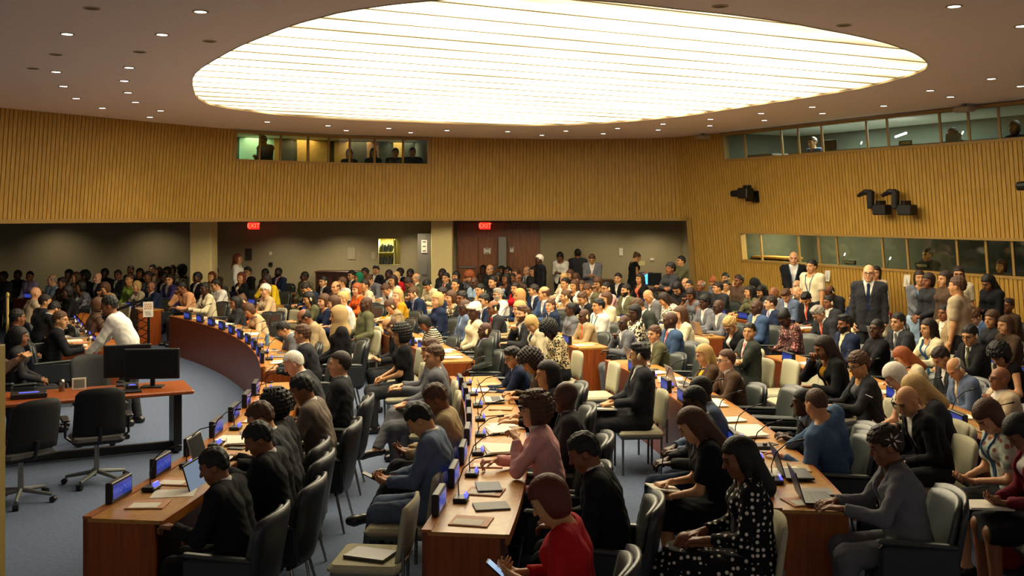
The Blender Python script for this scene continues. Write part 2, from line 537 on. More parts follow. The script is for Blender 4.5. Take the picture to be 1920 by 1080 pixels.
def garment(b, kind):
    """one piece of clothing of this figure as its own closed mesh"""
    if kind in b: return b[kind]
    s = b['s']; h = .0105 if s.near else .0145
    sit = s.legs != 'stand'
    P3, F3 = s.P3, s.F3
    if kind in ('jacket', 'cardigan', 'robe'):
        ext = []
        if not sit: ext = [C(s.P0 + A(-.06, 0, -.13), s.P0 + A(.06, 0, -.13), .125)]
        g = Grid(inflate(s.torso, .018) + inflate(s.upper, .016) + inflate(s.fore, .016) + ext, h, .022); folds(g, .0038)
        Z = g.ax[2][None, None, :]
        g.cut(Z - (s.P0[2] - (.03 if sit else .17)))
        if kind != 'robe':
            x, y, z = g.local(P3, F3)
            dep = .30 if kind == 'jacket' else .46
            dv = np.abs(x) - (.07 if kind == 'jacket' else .085) * (1 + (z - .02) / dep)
            g.D = np.where((dv > -.01) & (dv < .035) & (z < .05) & (z > -dep) & (y > .02), g.D - .006, g.D)
            g.D = np.maximum(g.D, -np.maximum(np.maximum(dv, -y), -(z + dep)))
        for i in (0, 1):
            w, e = s.W[i], s.E[i]; d = nrm(w - e)
            X = g.local(w - d * .012, np.stack([d, d, d], 1))[0]
            near_w = np.sqrt(sum(q ** 2 for q in g.local(w, np.eye(3)))) < .11
            g.D = np.where(near_w, np.maximum(g.D, X), g.D)
    elif kind == 'shirt_front':
        u = F3[:, 2]
        g = Grid(inflate(s.torso, .011), h, .04)
        g = Grid(inflate(s.torso, .006) + [C(P3 - .03 * u, P3 + .075 * u + .012 * F3[:, 1], .070, .0645)], h, .02)
        z = g.local(P3, F3)[2]
        g.keep(z - .064)
        g.cut(g.ax[2][None, None, :] - (s.P0[2] + .05))
    elif kind == 'tie':
        g = Grid(inflate(s.torso, .0195) + [C(P3 - .05 * F3[:, 2], P3 + .03 * F3[:, 2] + .01 * F3[:, 1], .085, .078)], .009, .03)
        x, y, z = g.local(P3, F3)
        w = .016 + .02 * np.clip(-z / .33, 0, 1) + .008 * np.exp(-((z + .005) / .02) ** 2)
        g.keep(np.maximum(np.maximum(np.abs(x) - w, -(y - .02)), np.maximum(z - .022, -(z + .36))))
    elif kind == 'lanyard':
        g = Grid(inflate(s.torso, .030) + [C(P3 - .05 * F3[:, 2], P3 + .02 * F3[:, 2], .09, .08)], .009, .03)
        x, y, z = g.local(P3, F3)
        dv = np.abs(np.abs(x) - .085 * np.clip(1 + z / .34, 0, 1)) - .007
        bd = np.maximum(np.abs(x) - .035, np.abs(z + .38) - .045)
        g.keep(np.maximum(np.maximum(np.minimum(np.maximum(dv, -(z + .34)), bd), -(y - .01)), z - .02))
    elif kind in ('shirt', 'blouse', 'tee', 'top', 'undertop'):
        pr = inflate(s.torso, .016 if kind != 'undertop' else .005)
        if kind == 'shirt':
            pr += inflate(s.upper, .014) + inflate(s.fore, .013) + [C(P3 - .05 * F3[:, 2], P3 + .035 * F3[:, 2] + .008 * F3[:, 1], .08, .07)]
        elif kind == 'blouse':
            pr += inflate(s.upper, .014) + inflate(s.fore, .012)
        elif kind == 'tee':
            pr += [C(s.S[i], s.S[i] + (s.E[i] - s.S[i]) * .62, .074, .068) for i in (0, 1)]
        g = Grid(pr, h, .03); folds(g, .003)
        x, y, z = g.local(P3, F3)
        if kind == 'shirt':
            g.keep(np.where(np.abs(x) < .1, z - .036, -1.))
            v = np.maximum(np.maximum(np.abs(x) - .035 * (1 + (z - .04) / .1), -y), -(z + .06)); g.cut(v)
        else:
            g.cut(np.sqrt(x ** 2 + (y - .035) ** 2 + (z - .055) ** 2) - (.105 if kind not in ('top', 'undertop') else .12))
        g.cut(g.ax[2][None, None, :] - (s.P0[2] - (.0 if sit else .08)))
        if kind in ('shirt', 'blouse'):
            for i in (0, 1):
                w, e = s.W[i], s.E[i]; d = nrm(w - e)
                X = g.local(w - d * (.012 if kind == 'shirt' else .05), np.stack([d, d, d], 1))[0]
                nw = np.sqrt(sum(q ** 2 for q in g.local(w, np.eye(3)))) < .13
                g.D = np.where(nw, np.maximum(g.D, X), g.D)
    elif kind in ('skirt', 'long_skirt'):
        pr = inflate(s.torso[:1], .025) + inflate([p for i, p in enumerate(s.legp) if i % 2 == 0 or kind == 'long_skirt' or not sit], .025)
        mid = (s.K[0] + s.K[1]) / 2
        pr.append(C(s.P0 + A(0, .03, -.02), mid, .12, .10))
        if kind == 'long_skirt' or not sit:
            ma = (s.An[0] + s.An[1]) / 2
            pr.append(C(mid, ma, .12, .16))
        g = Grid(pr, h, .07); folds(g, .005)
        Z = g.ax[2][None, None, :]
        g.keep(Z - (s.P0[2] + .10))
        if kind == 'skirt' and not sit: g.cut(Z - .42)
        elif kind == 'long_skirt': g.cut(Z - .13)
        else: g.keep(g.ax[1][None, :, None] - .47)
    elif kind == 'trousers':
        g = Grid(inflate(s.torso[:1], .014) + [C(s.P0, s.P1, .12, .105)] + inflate(s.legp, .016), h, .04); folds(g, .0035)
        g.keep(g.ax[2][None, None, :] - (s.P0[2] + .15))
        for i in (0, 1):
            an, kn = s.An[i], s.K[i]; d = nrm(an - kn)
            X = g.local(an + d * .01, np.stack([d, d, d], 1))[0]
            nw = np.sqrt(sum(q ** 2 for q in g.local(an, np.eye(3)))) < .10
            g.D = np.where(nw, np.maximum(g.D, X), g.D)
    elif kind in ('shoe0', 'shoe1'):
        i = int(kind[-1])
        g = Grid(inflate(s.feet[i], .008), .0095 if s.near else .013, .02)
        an = s.An[i]
        g.keep(np.where(np.sqrt((g.ax[0][:, None, None] - an[0]) ** 2 + (g.ax[1][None, :, None] - an[1]) ** 2) < .09, g.ax[2][None, None, :] - an[2] + .0, -1.))
    me = netmesh(kind.rstrip('01'), g)
    b[kind] = me
    return me

# ---- hair, headwear and small wear, in head space
HAIR = {}
EAR = .016
def hair_mesh(st):
    if st in HAIR: return HAIR[st]
    sk = lambda t: [E(A(0, -.012, .03), (.077 + t, .098 + t, .098 + t)), E(A(0, -.01, -.03), (.064 + t, .07 + t * .5, .07))]
    h = .009
    nzf = lambda g, f, a: a * (np.sin(g.ax[0] * f)[:, None, None] + np.sin(g.ax[1] * f * 1.1 + 1)[None, :, None] + np.sin(g.ax[2] * f * .93 + 2)[None, None, :])
    def xyz(g): return g.ax[0][:, None, None], g.ax[1][None, :, None], g.ax[2][None, None, :]
    def face(g, zt=.075, y0=.03, slope=1.0):
        x, y, z = xyz(g)
        g.cut(np.maximum(-(y - y0), z - zt + .25 * np.abs(x) * slope) + 0 * x)
        return g
    def low(g, zl, yk=.35):
        x, y, z = xyz(g)
        t = np.clip((y + .058) / .03, 0, 1)                          # stays above the ears and nape
        g.cut((z - (zl + (EAR - zl) * t)) + 0 * x)
        return g
    if st == 's':
        g = Grid(sk(.012), .008, .03); g.D += nzf(g, 150, .0018); g = low(face(g), -.055, .9)
    elif st == 'z': g = low(face(Grid(sk(.005), .008, .03), .07), -.05, .9)
    elif st == 'f':
        g = low(Grid(sk(.010), .008, .03), -.055, .5)
        x, y, z = xyz(g); g.keep(z - .060 - .4 * np.maximum(-y - .05, 0) + 0 * x); g.keep(y - .035 + .0 * x)
    elif st == 'v': # brushed-back receding
        g = low(face(Grid(sk(.013), h, .03), .09, -.0, 1.2), -.055, .8)
    elif st == 'q': # quiff, fuller on top
        g = Grid(sk(.013) + [E(A(0, .03, .105), (.062, .065, .035))], .008, .03); g.D += nzf(g, 130, .0025); g = low(face(g), -.05, .9)
    elif st == 'm': g = face(Grid(sk(.018) + [E(A(0, -.025, -.05), (.080, .068, .075))], h, .03), .07, .028)
    elif st == 'l': g = face(Grid(sk(.014) + [C(A(0, -.05, .02), A(0, -.085, -.24), .078, .066), C(A(-.066, -.02, -.02), A(-.085, .03, -.20), .026, .018), C(A(.066, -.02, -.02), A(.085, .03, -.20), .026, .018)], h, .03), .075, .03)
    elif st == 'u': g = low(face(Grid(sk(.010) + [E(A(0, -.09, .08), (.05, .045, .045))], h, .02), .08), -.05, .6)
    elif st == 'p': g = low(face(Grid(sk(.010) + [C(A(0, -.10, .05), A(0, -.15, -.10), .035, .022)], h, .02), .08), -.16, .9)
    elif st == 'c':
        g = Grid(sk(.045) + [E(A(0, -.03, -.02), (.105, .09, .09))], h, .03); g.D += nzf(g, 190, .0045); g = face(g, .072, .04)
    elif st == 'k': # curls close to the head
        g = Grid(sk(.022), h, .03); g.D += nzf(g, 260, .003); g = low(face(g, .07, .035), -.06, .8)
    elif st == 'a':
        g = Grid([E(A(0, -.02, .05), (.14, .14, .13)), E(A(0, -.04, -.03), (.12, .10, .10))], h, .03); g.D += nzf(g, 220, .004); g = face(g, .065, .045)
    elif st == 't':
        g = Grid(sk(.020) + [E(A(0, -.06, .09), (.075, .06, .055)), C(A(-.06, .06, .06), A(.06, .06, .06), .03)], h, .03); g.D += nzf(g, 120, .002); g = low(face(g, .052, .03, .2), -.02, .9)
    elif st == 'h':
        g = Grid(sk(.022) + [C(A(0, .0, -.05), A(0, -.02, -.19), .085, .12), C(A(0, .05, -.14), A(0, .06, -.22), .07, .08)], h, .05)
        x, y, z = xyz(g); g.cut(np.maximum((x / .058) ** 2 + ((z + .01) / .088) ** 2 - 1, (-(y - .02) / .05)) * .05)
    elif st == 'x': # brimmed cap
        g = low(face(Grid(sk(.016), h, .03), .06, .03, .1), -.0, .3)
    else: return None
    me = netmesh('hair', g)
    HAIR[st] = me
    return me
def beard_mesh():
    if 'beard' not in HAIR:
        b = Skel(POSES['st'], 'm'); b.Hc = A(0, 0, 0); b.Fh = np.eye(3)
        P, D = head_prims(b)
        g = Grid(inflate(P, .006), .008, .03)
        x, y, z = g.ax[0][:, None, None], g.ax[1][None, :, None], g.ax[2][None, None, :]
        g.keep((z + .028 - .35 * np.maximum(np.abs(x) - .03, 0)) + 0 * y); g.keep(-(y - .0) + 0 * x + 0 * z)
        g.cut(np.maximum(np.abs(x) - .025, np.abs(z + .057) - .01) + 0 * y)
        HAIR['beard'] = netmesh('beard', g)
    return HAIR['beard']
def glasses_mesh():
    if 'gl' not in HAIR:
        b = MB()
        for sx in (-1, 1):
            pts = [(sx * .034 + .026 * cos(t), .104 - .012 * abs(cos(t)) * (1 if sx * cos(t) > 0 else 0), .010 + .019 * sin(t)) for t in [2 * pi * i / 12 for i in range(13)]]
            b.tube(pts, .0028, 5, False)
            b.tube([(sx * .060, .092, .014), (sx * .078, .04, .016), (sx * .080, -.01, .012)], .0026, 5)
        b.tube([(-.009, .106, .014), (.009, .106, .014)], .0026, 5)
        HAIR['gl'] = b.mesh('glasses')
    return HAIR['gl']
def earpiece_mesh():
    if 'ep' not in HAIR:
        g = Grid([E(A(-.092, -.004, -.010), (.014, .021, .036)), C(A(-.092, -.006, .024), A(-.080, -.03, .034), .006, .005)], .006, .01)
        HAIR['ep'] = netmesh('earpiece', g)
    return HAIR['ep']
# ------------------------------------------------------------------ who sits where
CX, CY = -19.8, 8.8                         # centre of the curved desk rows
def row_r(n): return 17.1 + 2.28 * (n - 1)
SKIN = {1: '#dda988', 2: '#cc9870', 3: '#bd8a5e', 4: '#7d4f33', 5: '#452a1d'}
HCOL = {'k': ('black', '#0d0b0a'), 'd': ('dark brown', '#231610'), 'n': ('brown', '#4a2f1c'), 'r': ('auburn', '#5c2413'), 'o': ('ginger', '#8f4a22'), 'y': ('blond', '#b3935a'),
        'g': ('grey', '#8a8378'), 'w': ('white', '#d8d0c0'), 'e': ('green', '#0d6a4c'), 't': ('tan', '#b08350'), 'i': ('beige', '#a98c5e')}
HSTY = {'s': 'short {} hair', 'z': 'close-cropped {} hair', 'f': 'receding {} hair', 'v': 'swept-back {} hair', 'q': 'full {} hair', 'm': '{} bob', 'l': 'long {} hair', 'u': '{} hair in a bun', 'p': '{} ponytail',
        'c': 'bushy {} curls', 'k': '{} curls', 'a': 'big {} afro', 't': '{} headwrap', 'h': '{} headscarf', 'x': '{} cap'}
CLO = {'black': '#16161a', 'charcoal': '#2c2d31', 'grey': '#63646a', 'navy': '#1d2740', 'blue': '#3b4f70', 'lightblue': '#9db6cf', 'white': '#d9d5cc', 'cream': '#d3c6a4', 'tan': '#9a8563', 'brown': '#4f3d30', 'olive': '#56553c',
       'red': '#b01822', 'maroon': '#5e1522', 'orange': '#cf5a20', 'pink': '#d8a3a0', 'coral': '#d8664e', 'yellow': '#d6b424', 'mustard': '#b8871c', 'green': '#1f4a3c', 'lime': '#8fae4a', 'lilac': '#9d8fb0', 'peach': '#d79f72', 'purple': '#3a3363',
       'slate': '#5a6780', 'denim': '#4a6282', 'beige': '#b3a184', 'sand': '#c2a680', 'darkgreen': '#30342f', 'taupe': '#6b6056'}
PAT = {'floral': 'floral', 'leopard': 'leopard-print', 'striped': 'striped', 'checked': 'red checked', 'dotted': 'black polka-dot', 'printed': 'black-and-white print', 'rosy': 'pink floral', 'misty': 'pale floral'}
def cname(c): return PAT.get(c, {'lightblue': 'light blue', 'darkgreen': 'dark green'}.get(c, c))

def pattern(name):
    k = 'pat_' + name
    if k in MATS: return MATS[k]
    m, nt, b = nodes_of(k)
    N, L = nt.nodes, nt.links
    tc = N.new('ShaderNodeTexCoord'); ramp = N.new('ShaderNodeValToRGB')
    ramp.color_ramp.interpolation = 'CONSTANT'
    def stops(*st):
        while len(ramp.color_ramp.elements) < len(st): ramp.color_ramp.elements.new(.5)
        for e, (p, c) in zip(ramp.color_ramp.elements, st): e.position = p; e.color = hx(c) + (1,)
    if name == 'striped':
        t = N.new('ShaderNodeTexWave'); t.bands_direction = 'Z'; t.inputs['Scale'].default_value = 9
        stops((0, '#26251f'), (.5, '#c9c3ae')); out = t.outputs['Fac']
    elif name == 'checked':
        t = N.new('ShaderNodeTexChecker'); t.inputs['Scale'].default_value = 26; stops((0, '#d8c9b8'), (.5, '#b83a30')); out = t.outputs['Fac']
    elif name == 'dotted':
        t = N.new('ShaderNodeTexVoronoi'); t.inputs['Scale'].default_value = 26; t.inputs['Randomness'].default_value = .35
        stops((0, '#d8d2c4'), (.30, '#131215')); out = t.outputs['Distance']
    elif name in ('floral', 'rosy', 'misty'):
        t = N.new('ShaderNodeTexVoronoi'); t.inputs['Scale'].default_value = 22 if name != 'misty' else 14
        sets = {'floral': ('#d8cdb0', '#8a7a60', '#1d1a17', '#cfc4aa'), 'rosy': ('#c9807a', '#7d4a48', '#3a2a28', '#8a6a5e'), 'misty': ('#8a5a50', '#b9bfae', '#aeb6a8', '#7d8476')}[name]
        stops((0, sets[0]), (.28, sets[1]), (.45, sets[2]), (.7, sets[3])); out = t.outputs['Distance']
    else:
        t = N.new('ShaderNodeTexNoise'); t.inputs['Scale'].default_value = 38 if name == 'leopard' else 30; t.inputs['Detail'].default_value = 1
        stops((0, '#1d1813'), (.47, '#c9b48a' if name == 'leopard' else '#d5cbb0')); out = t.outputs['Fac']
    L.new(tc.outputs['Object'], t.inputs['Vector']); L.new(out, ramp.inputs[0]); L.new(ramp.outputs[0], b.inputs['Base Color'])
    setin(b, 'Roughness', .85); setin(b, 'Specular IOR Level', .2)
    MATS[k] = m
    return m
def cloth(c):
    if c in PAT: return pattern(c)
    return mat('cloth_' + c, CLO[c], .85, .14, 60, spec=.15, bump=.12)
def skin(i): return mat('skin_%d' % i, SKIN[i], .5, .10, 14, spec=.35)
def lips(i): return mat('lips_%d' % i, tuple(v * f for v, f in zip(hx(SKIN[i]), (.72, .48, .45))), .45, .08, 14)
def hairm(c): return mat('hair_' + c, HCOL[c][1], .55, .35, 90, spec=.35, bump=.4, stretch=(1, 1, .25))

# pixel of the head's centre in the photo | m or f, skin 1-5 | hair style + colour (b- bald) | outfit | pose | extras
CROWD = '''
6 519 m5 sk R:charcoal lp
33 518 m5 sk R:black lp
56 520 m4 zk S:lilac lp
98 524 m2 fg S:lightblue lp y-30
116 531 m4 sd R:brown dk
129 517 f4 mk C:cream:white lp
142 522 f3 ln B:olive lp
159 520 f5 ck R:black lp
151 538 f4 mk C:grey:white dk y-20
183 518 m1 b- J:charcoal:white:- lp
196 513 m5 sk R:black lp
221 516 m4 sd J:charcoal:white:- lp y30
197 541 f3 mn B:tan hd
126 548 f5 mk R:black dk
67 551 m2 b- R:beige dk f40
85 566 m3 sd J:charcoal:white:- dk f50
101 580 m3 sk J:black:lightblue:- wr f40
113 600 m3 sn J:black:white:- dk f25
33 596 m4 sk R:black lp f20
36 632 f4 mk R:charcoal lp f20
185 573 f3 mn R:brown dk f30
245 507 m4 sd R:charcoal lp
262 513 f4 mk R:black lp
242 523 f3 un B:lime lp
286 505 m3 sk R:black lp G
296 509 f2 ln B:tan lp
277 519 m4 sd S:grey lp
313 507 f4 mk R:charcoal lp
323 508 f3 md R:brown lp
340 506 f5 ak B:floral lp
309 519 m5 zk C:black:white lp
317 525 m2 sd J:purple:white:- dk y40
370 518 m5 sk J:black:white:- lp
397 521 f2 lr C:tan:cream lp y20
403 512 m3 sd R:brown lp y20
405 536 m3 sk S:white ty G
384 541 f5 zk C:cream:floral dk
341 539 m4 zk S:peach hd
256 541 f2 my C:cream:white dk
283 543 m4 b- J:navy:white:- dk G
452 521 f3 lr C:black:cream lp y20
464 510 m3 kk J:black:white:- lp y20 G
500 526 f4 md B:yellow hd
497 514 f5 xk R:darkgreen lp y20
522 511 m5 zk J:navy:pink:- lp B
571 519 m5 zk J:olive:tan:- lp G
497 545 f2 kw C:sand:cream dk
574 545 m3 sd J:navy:white:- wr
606 532 m3 sk J:black:white:- dk E
629 539 m3 fn J:brown:tan:- lp
641 534 m3 sn S:white lp
659 520 m3 sk J:charcoal:white:- dk
673 524 f3 he B:green lp
669 541 f2 mo B:orange dk
684 537 f3 sd C:cream:white dk
579 565 f3 lk B:olive ty E
607 570 f2 mn B:navy dk
626 569 f2 mn R:navy dk
642 559 f2 uy B:white dk
635 588 f3 hi R:black lp y10
571 593 m4 fk S:tan wr G
454 570 f4 un B:orange wr E
468 587 f3 mn B:sand wr
441 573 f4 lk R:charcoal dk
532 624 m3 sk J:grey:white:- wr
567 627 m3 sn J:charcoal:white:- dk
692 525 m2 sn J:grey:white:- wr
705 507 m3 qk J:black:white:- lp y25
684 515 m4 sd R:brown lp
729 515 m5 zk J:charcoal:white:- lp
750 511 m5 zk J:black:white:- lp
769 515 m5 zk J:black:white:- lp
743 519 f2 zy B:red dk
737 530 f3 ld B:white dk
724 541 m3 sn J:white:white:charcoal wr
745 557 f1 ly B:mustard dk
774 555 m2 sn J:navy:lightblue:lilac hd E
780 526 m3 fg J:olive:white:- dk
766 529 m4 sd R:olive wr
801 535 m3 sk S:cream wr E
829 513 m5 zk R:charcoal lp
836 520 m3 sk J:charcoal:white:red lp
855 519 f3 mk R:black lp
854 534 f3 uk C:black:lightblue ch
880 519 f2 co R:grey hd
820 559 f2 my J:navy:navy:- lp
829 547 m3 sd R:navy dk
846 563 f2 mn O:floral dk
866 555 m4 sk R:charcoal dk
889 534 m5 b- S:lightblue dk
686 566 m5 b- R:olive ar
732 579 f2 mn C:tan:white bw E
871 577 m5 fg J:slate:lightblue:- lp G
889 579 f5 tw B:cream lp
731 611 m3 fn J:charcoal:white:- bw G
752 631 f3 ck T:black lp
796 612 f4 mk B:striped wr
806 655 m2 sn J:grey:white:- dk
814 669 m2 sn J:grey:white:- xl
909 627 m5 b- J:darkgreen:lilac:- ar E
924 526 f3 uk R:black lp
934 520 f4 mk R:black lp
949 527 f4 lk C:black:lightblue ch
961 525 f4 ld R:black lp
972 527 m4 fn R:brown lp
987 510 m2 fg J:grey:white:slate lp
940 508 f4 mk R:charcoal lp
952 511 m4 sk R:black lp E
906 507 m5 zk R:brown lp
918 503 m2 fg R:charcoal lp
967 516 f2 mn R:grey lp
1000 508 m3 sk R:charcoal lp E
1057 523 f2 my C:cream:white dk
1080 522 f2 ln C:white:cream bw
1069 517 f3 mn R:black lp
1059 536 f3 uk B:white dk
1077 540 f3 ln C:white:black dk
1091 540 f3 mn R:charcoal dk
1060 561 f3 un T:tan dk E
1092 560 m3 sn J:black:white:- hd
1001 549 m3 sd J:navy:white:- dk y-25
1020 547 m3 fn J:blue:white:- dk y-25
966 545 f3 ld B:red dk
974 557 f3 ht R:navy dk
934 557 m2 qg S:white dk BG
900 544 f3 sk B:sand dk E
907 560 m3 sk J:navy:white:- dk
925 583 m4 fk J:charcoal:white:red dk GE
974 575 f2 my B:tan dk
981 592 m2 qn J:charcoal:white:- ch BE
1032 578 m2 sn J:navy:white:navy lp
1070 586 f5 uk R:grey lp
1095 599 m5 b- J:tan:white:orange dk E r3d
997 613 f2 my C:cream:navy bw
1030 624 f5 ck B:leopard bw
962 678 m3 qk J:navy:white:- ty GE
996 678 f3 cd R:brown wr
1026 702 f3 lk B:black dk
1102 541 m3 sn J:olive:white:- wr
1136 537 m3 sk S:pink dk GE
1121 527 f3 mn B:olive hd
1159 524 m3 sk J:black:white:- dk
1200 525 f3 ld C:black:coral lp
1174 545 m3 sk J:olive:white:- lp B
1216 556 m3 b- J:grey:white:- bw E
1137 561 f3 mn T:cream lp
1122 574 m3 sk S:white lp L
1196 569 m3 sn J:darkgreen:white:- wr G
1245 566 f3 ld B:misty bw
1270 537 f3 lk R:black bw
1285 535 m2 fw R:grey lp
1292 538 f3 uk C:charcoal:white lp
1295 557 f4 md O:grey hd
1314 540 m4 fg R:charcoal lp
1321 567 m5 kk J:grey:white:- dk
1190 587 f5 mk B:printed lp
1275 590 f2 ln C:cream:white dk
1257 602 m5 b- J:blue:white:coral lp L
1170 612 m5 b- J:grey:white:- ch EG
1227 633 m2 sn J:olive:white:- dk
1200 666 m3 qk J:charcoal:white:- xl GE
1320 673 f2 ly C:brown:yellow ty
1337 533 f2 uo R:grey bw
1360 522 m3 sk R:brown lp E
1385 525 m4 sd R:brown lp
1346 544 m3 sd R:charcoal dk
1362 540 f3 sk C:sand:cream lp y30
1380 538 f2 uy C:purple:pink ch
1416 529 f4 hk R:black bw
1406 552 f3 lk R:olive dk y-20
1427 551 f3 mk R:charcoal hd
1451 551 m4 b- J:grey:white:- hd
1445 571 m2 sd J:navy:white:lilac lp
1474 554 m2 qn J:slate:white:- bw
1494 541 m2 fg J:grey:white:- lp
1496 554 m2 b- J:black:white:- bw
1512 558 m3 qk J:black:white:coral bw
1527 550 m5 b- J:grey:white:- lp
1419 577 m5 b- J:blue:cream:- lp
1347 581 m5 b- J:grey:white:- dk G
1369 604 f2 sy C:black:white bw G
1471 597 f5 uk B:rosy bw
1535 583 m2 qg J:charcoal:white:coral wr G
1405 629 m3 sk J:darkgreen:white:pink fo y45
1362 684 m1 vn J:brown:white:brown dk G
1545 645 f4 ld C:black:mustard hd
1556 548 m4 fk R:charcoal bw E
1554 572 m4 sk J:charcoal:white:- dk E
1611 550 m1 fw R:brown lp
1601 567 f3 uk B:navy dk
1617 570 f2 mn C:cream:white lp
1637 577 f3 md C:cream:black bw
1655 577 f4 ld R:maroon lp
1684 601 m3 sk J:charcoal:white:grey dk
1742 567 m4 fn S:checked bw
1890 574 f4 ud R:brown ch
1771 587 m4 sk J:tan:white:- lp
1741 616 f3 ld C:cream:white dk L
1800 619 f2 mn B:green dk
1819 629 m3 sk J:black:white:olive ty GE
1827 601 m2 sn J:blue:lightblue:- bw
1860 599 f3 mn R:charcoal lp
1885 610 f2 ln R:brown dk
1585 608 m4 qk J:navy:cream:- lp B
1644 614 f5 zk R:black fo
1874 669 f3 ck O:black wr
1765 678 m3 sd J:charcoal:white:- bw
1792 700 m3 fg J:slate:white:beige bw E
1875 720 m4 b- J:beige:white:- ch G
1692 677 f2 lo B:cream wr
1680 706 f1 mw O:printed bw G
1716 724 f1 ly B:charcoal wr
1610 684 f3 kn C:charcoal:grey ty G
1854 781 f2 mn T:misty bw LK
1915 800 f4 mk C:maroon:white bw K
'''
STANDING = '''
446 486 f3 lr B:white st f0
1011 487 m5 sw R:black st f200
1050 482 f4 mk B:white ph f250
1083 476 m4 sk R:charcoal st f100
1110 486 m3 sn J:grey:white:- ph f260
1194 483 f3 un OD:black ph f10
1257 504 f4 kk R:charcoal fs f215
1277 490 m3 sk R:olive fs f200
1488 485 m2 b- C:black:white cl f255 L
1522 500 m3 sk T:cream st f215 L
1629 513 m2 b- J:charcoal:white:navy st f245 G
1643 512 f3 ld C:beige:brown st f230
1724 521 f3 ld CD:grey:lightblue cl f260 L
1741 527 f4 md R:charcoal cl f200
1772 524 f3 ld R:brown st f190
1797 515 f3 ld T:cream st f250 G
1795 537 m3 sn T:beige st f140
1853 530 f4 lk R:black ph f200
'''
# people large enough in the photo to carry a pose of their own
NEAR = {
 'n249': ('402 888 m4 sk J:black:white:-', dict(lean=14, hp=26, hy=15, L=(-.16, .40, .80), R=(.05, .30, .72), palm='d', curl=40)),
 'n248': ('485 836 m4 sk J:black:white:-', dict(lean=10, hp=30, hy=20, L=(-.06, .36, .84), R=(.10, .36, .82), palm='u', curl=50)),
 'n246': ('489 790 m3 sn J:charcoal:white:-', dict(lean=20, hp=30, hy=8, L=(-.12, .44, .80), R=(.10, .46, .80), palm='d', curl=45)),
 'n247': ('516 772 m4 ck R:black', dict(lean=12, hp=10, hy=0, L=(-.12, .42, .80), R=(.04, .30, .95), palm='d', curl=50)),
 'n245': ('567 735 m4 sk J:taupe:white:-', dict(lean=14, hp=30, hy=10, L=(-.18, .44, .80), R=(.06, .46, .80), palm='d', curl=35)),
 'n62': ('551 682 m1 vw J:charcoal:white:-', dict(lean=24, hp=32, hy=0, L=(-.16, .52, .80), R=(.04, .54, .80), palm='d', curl=25)),
 'n63': ('637 676 m2 vd J:charcoal:white:-', dict(lean=-3, hp=2, hy=0, L=(-.10, .30, .70), R=(.10, .32, .70), palm='d', curl=30)),
 'n242': ('787 787 m3 sk J:slate:white:- r1a', dict(lean=5, hp=44, hy=0, L=(-.05, .36, .73), R=(.05, .37, .73), palm='u', curl=45, fat=1.1, kw=.10, ay=.52, tr='slate', sho='brownl')),
 'n243': ('818 748 m4 sn R:tan r1a', dict(lean=3, hp=36, hy=0, L=(-.05, .34, .76), R=(.06, .35, .76), palm='u', curl=40, legs='cross')),
 'n239': ('1031 938 f3 mr B:red', dict(lean=9, hp=34, hy=-4, L=(-.09, .30, .80), R=(.06, .32, .78), palm='u', curl=45, fat=1.05)),
 'n238': ('1095 848 m4 sk J:black:white:-', dict(lean=14, hp=30, hy=0, L=(-.10, .36, .74), R=(.08, .36, .74), palm='d', curl=35, fat=1.1)),
 'n240': ('1060 745 m5 b- J:charcoal:lilac:-', dict(lean=4, hp=8, hy=10, L=(-.08, .32, .72), R=(.10, .34, .72), palm='d', curl=35, fat=1.1)),
 'n241': ('1003 765 f2 cn J:pink:white:-', dict(lean=14, hp=6, hy=4, L=(-.02, .27, 1.00), R=(.10, .44, .81), palm='d', curl=60, poleL=(-.3, .5, -1))),
 'n235': ('1386 858 f4 lk DG:dotted r2a', dict(lean=6, hp=22, hy=8, L=(-.10, .32, .72), R=(.06, .34, .72), palm='d', curl=35, fat=1.15, legs='cross', K=[(-.08, .43, .50), (.03, .43, .66)], An=[(-.06, .48, .085), (-.10, .70, .40)], To=[(-.06, .62, .04), (-.12, .84, .30)])),
 'n236': ('1298 797 f2 ln D:black r2a', dict(lean=20, hp=36, hy=0, L=(-.08, .42, .66), R=(.04, .40, .74), palm='d', palmL='i', curl=40, legs='cross')),
 'n237': ('1303 753 m5 zk J:charcoal:white:- r2a', dict(lean=8, hp=22, hy=0, L=(-.06, .32, .72), R=(.08, .33, .72), palm='d', curl=35, fat=1.1, tr='navy', ay=.55)),
 'n237b': ('1314 733 m5 zk J:slate:white:- r2a', dict(lean=12, hp=20, hy=0, L=(-.08, .36, .70), R=(.08, .36, .70), palm='d', curl=35)),
 'n229': ('1702 757 m3 b- C:black:white r3a', dict(lean=26, hp=34, hy=20, L=(-.16, .34, .66), R=(.12, .38, .66), palm='d', curl=30)),
 'n231': ('1531 758 m3 zn S:denim', dict(lean=21, side=-16, tw=-50, hp=26, hy=-18, L=(-.10, .46, .76), R=(.30, .36, .72), palm='d', curl=25, tr='navy')),
 'n230': ('1506 765 m5 zk J:charcoal:lightblue:-', dict(lean=44, hp=8, hy=-10, L=(-.10, .46, .80), R=(.10, .46, .80), palm='d', curl=30)),
 'n203': ('205 573 m4 sk S:white f190', dict(lean=30, hp=14, hy=0, L=(-.14, .55, .88), R=(.14, .52, .90), palm='d', curl=25, legs='stand', zone='leaning over podium front')),
 'clap': ('-22 640 m3 sk R:brown f5', dict(lean=8, hp=10, hy=0, L=(-.03, .46, 1.02), R=(.03, .46, 1.02), palm='i', curl=12)),
 'n234': ('1660 836 f4 kd J:grey:brown:-', dict(lean=13, hp=22, hy=0, L=(-.10, .45, .81), R=(.09, .46, .81), palm='d', curl=25, fat=1.25)),
}
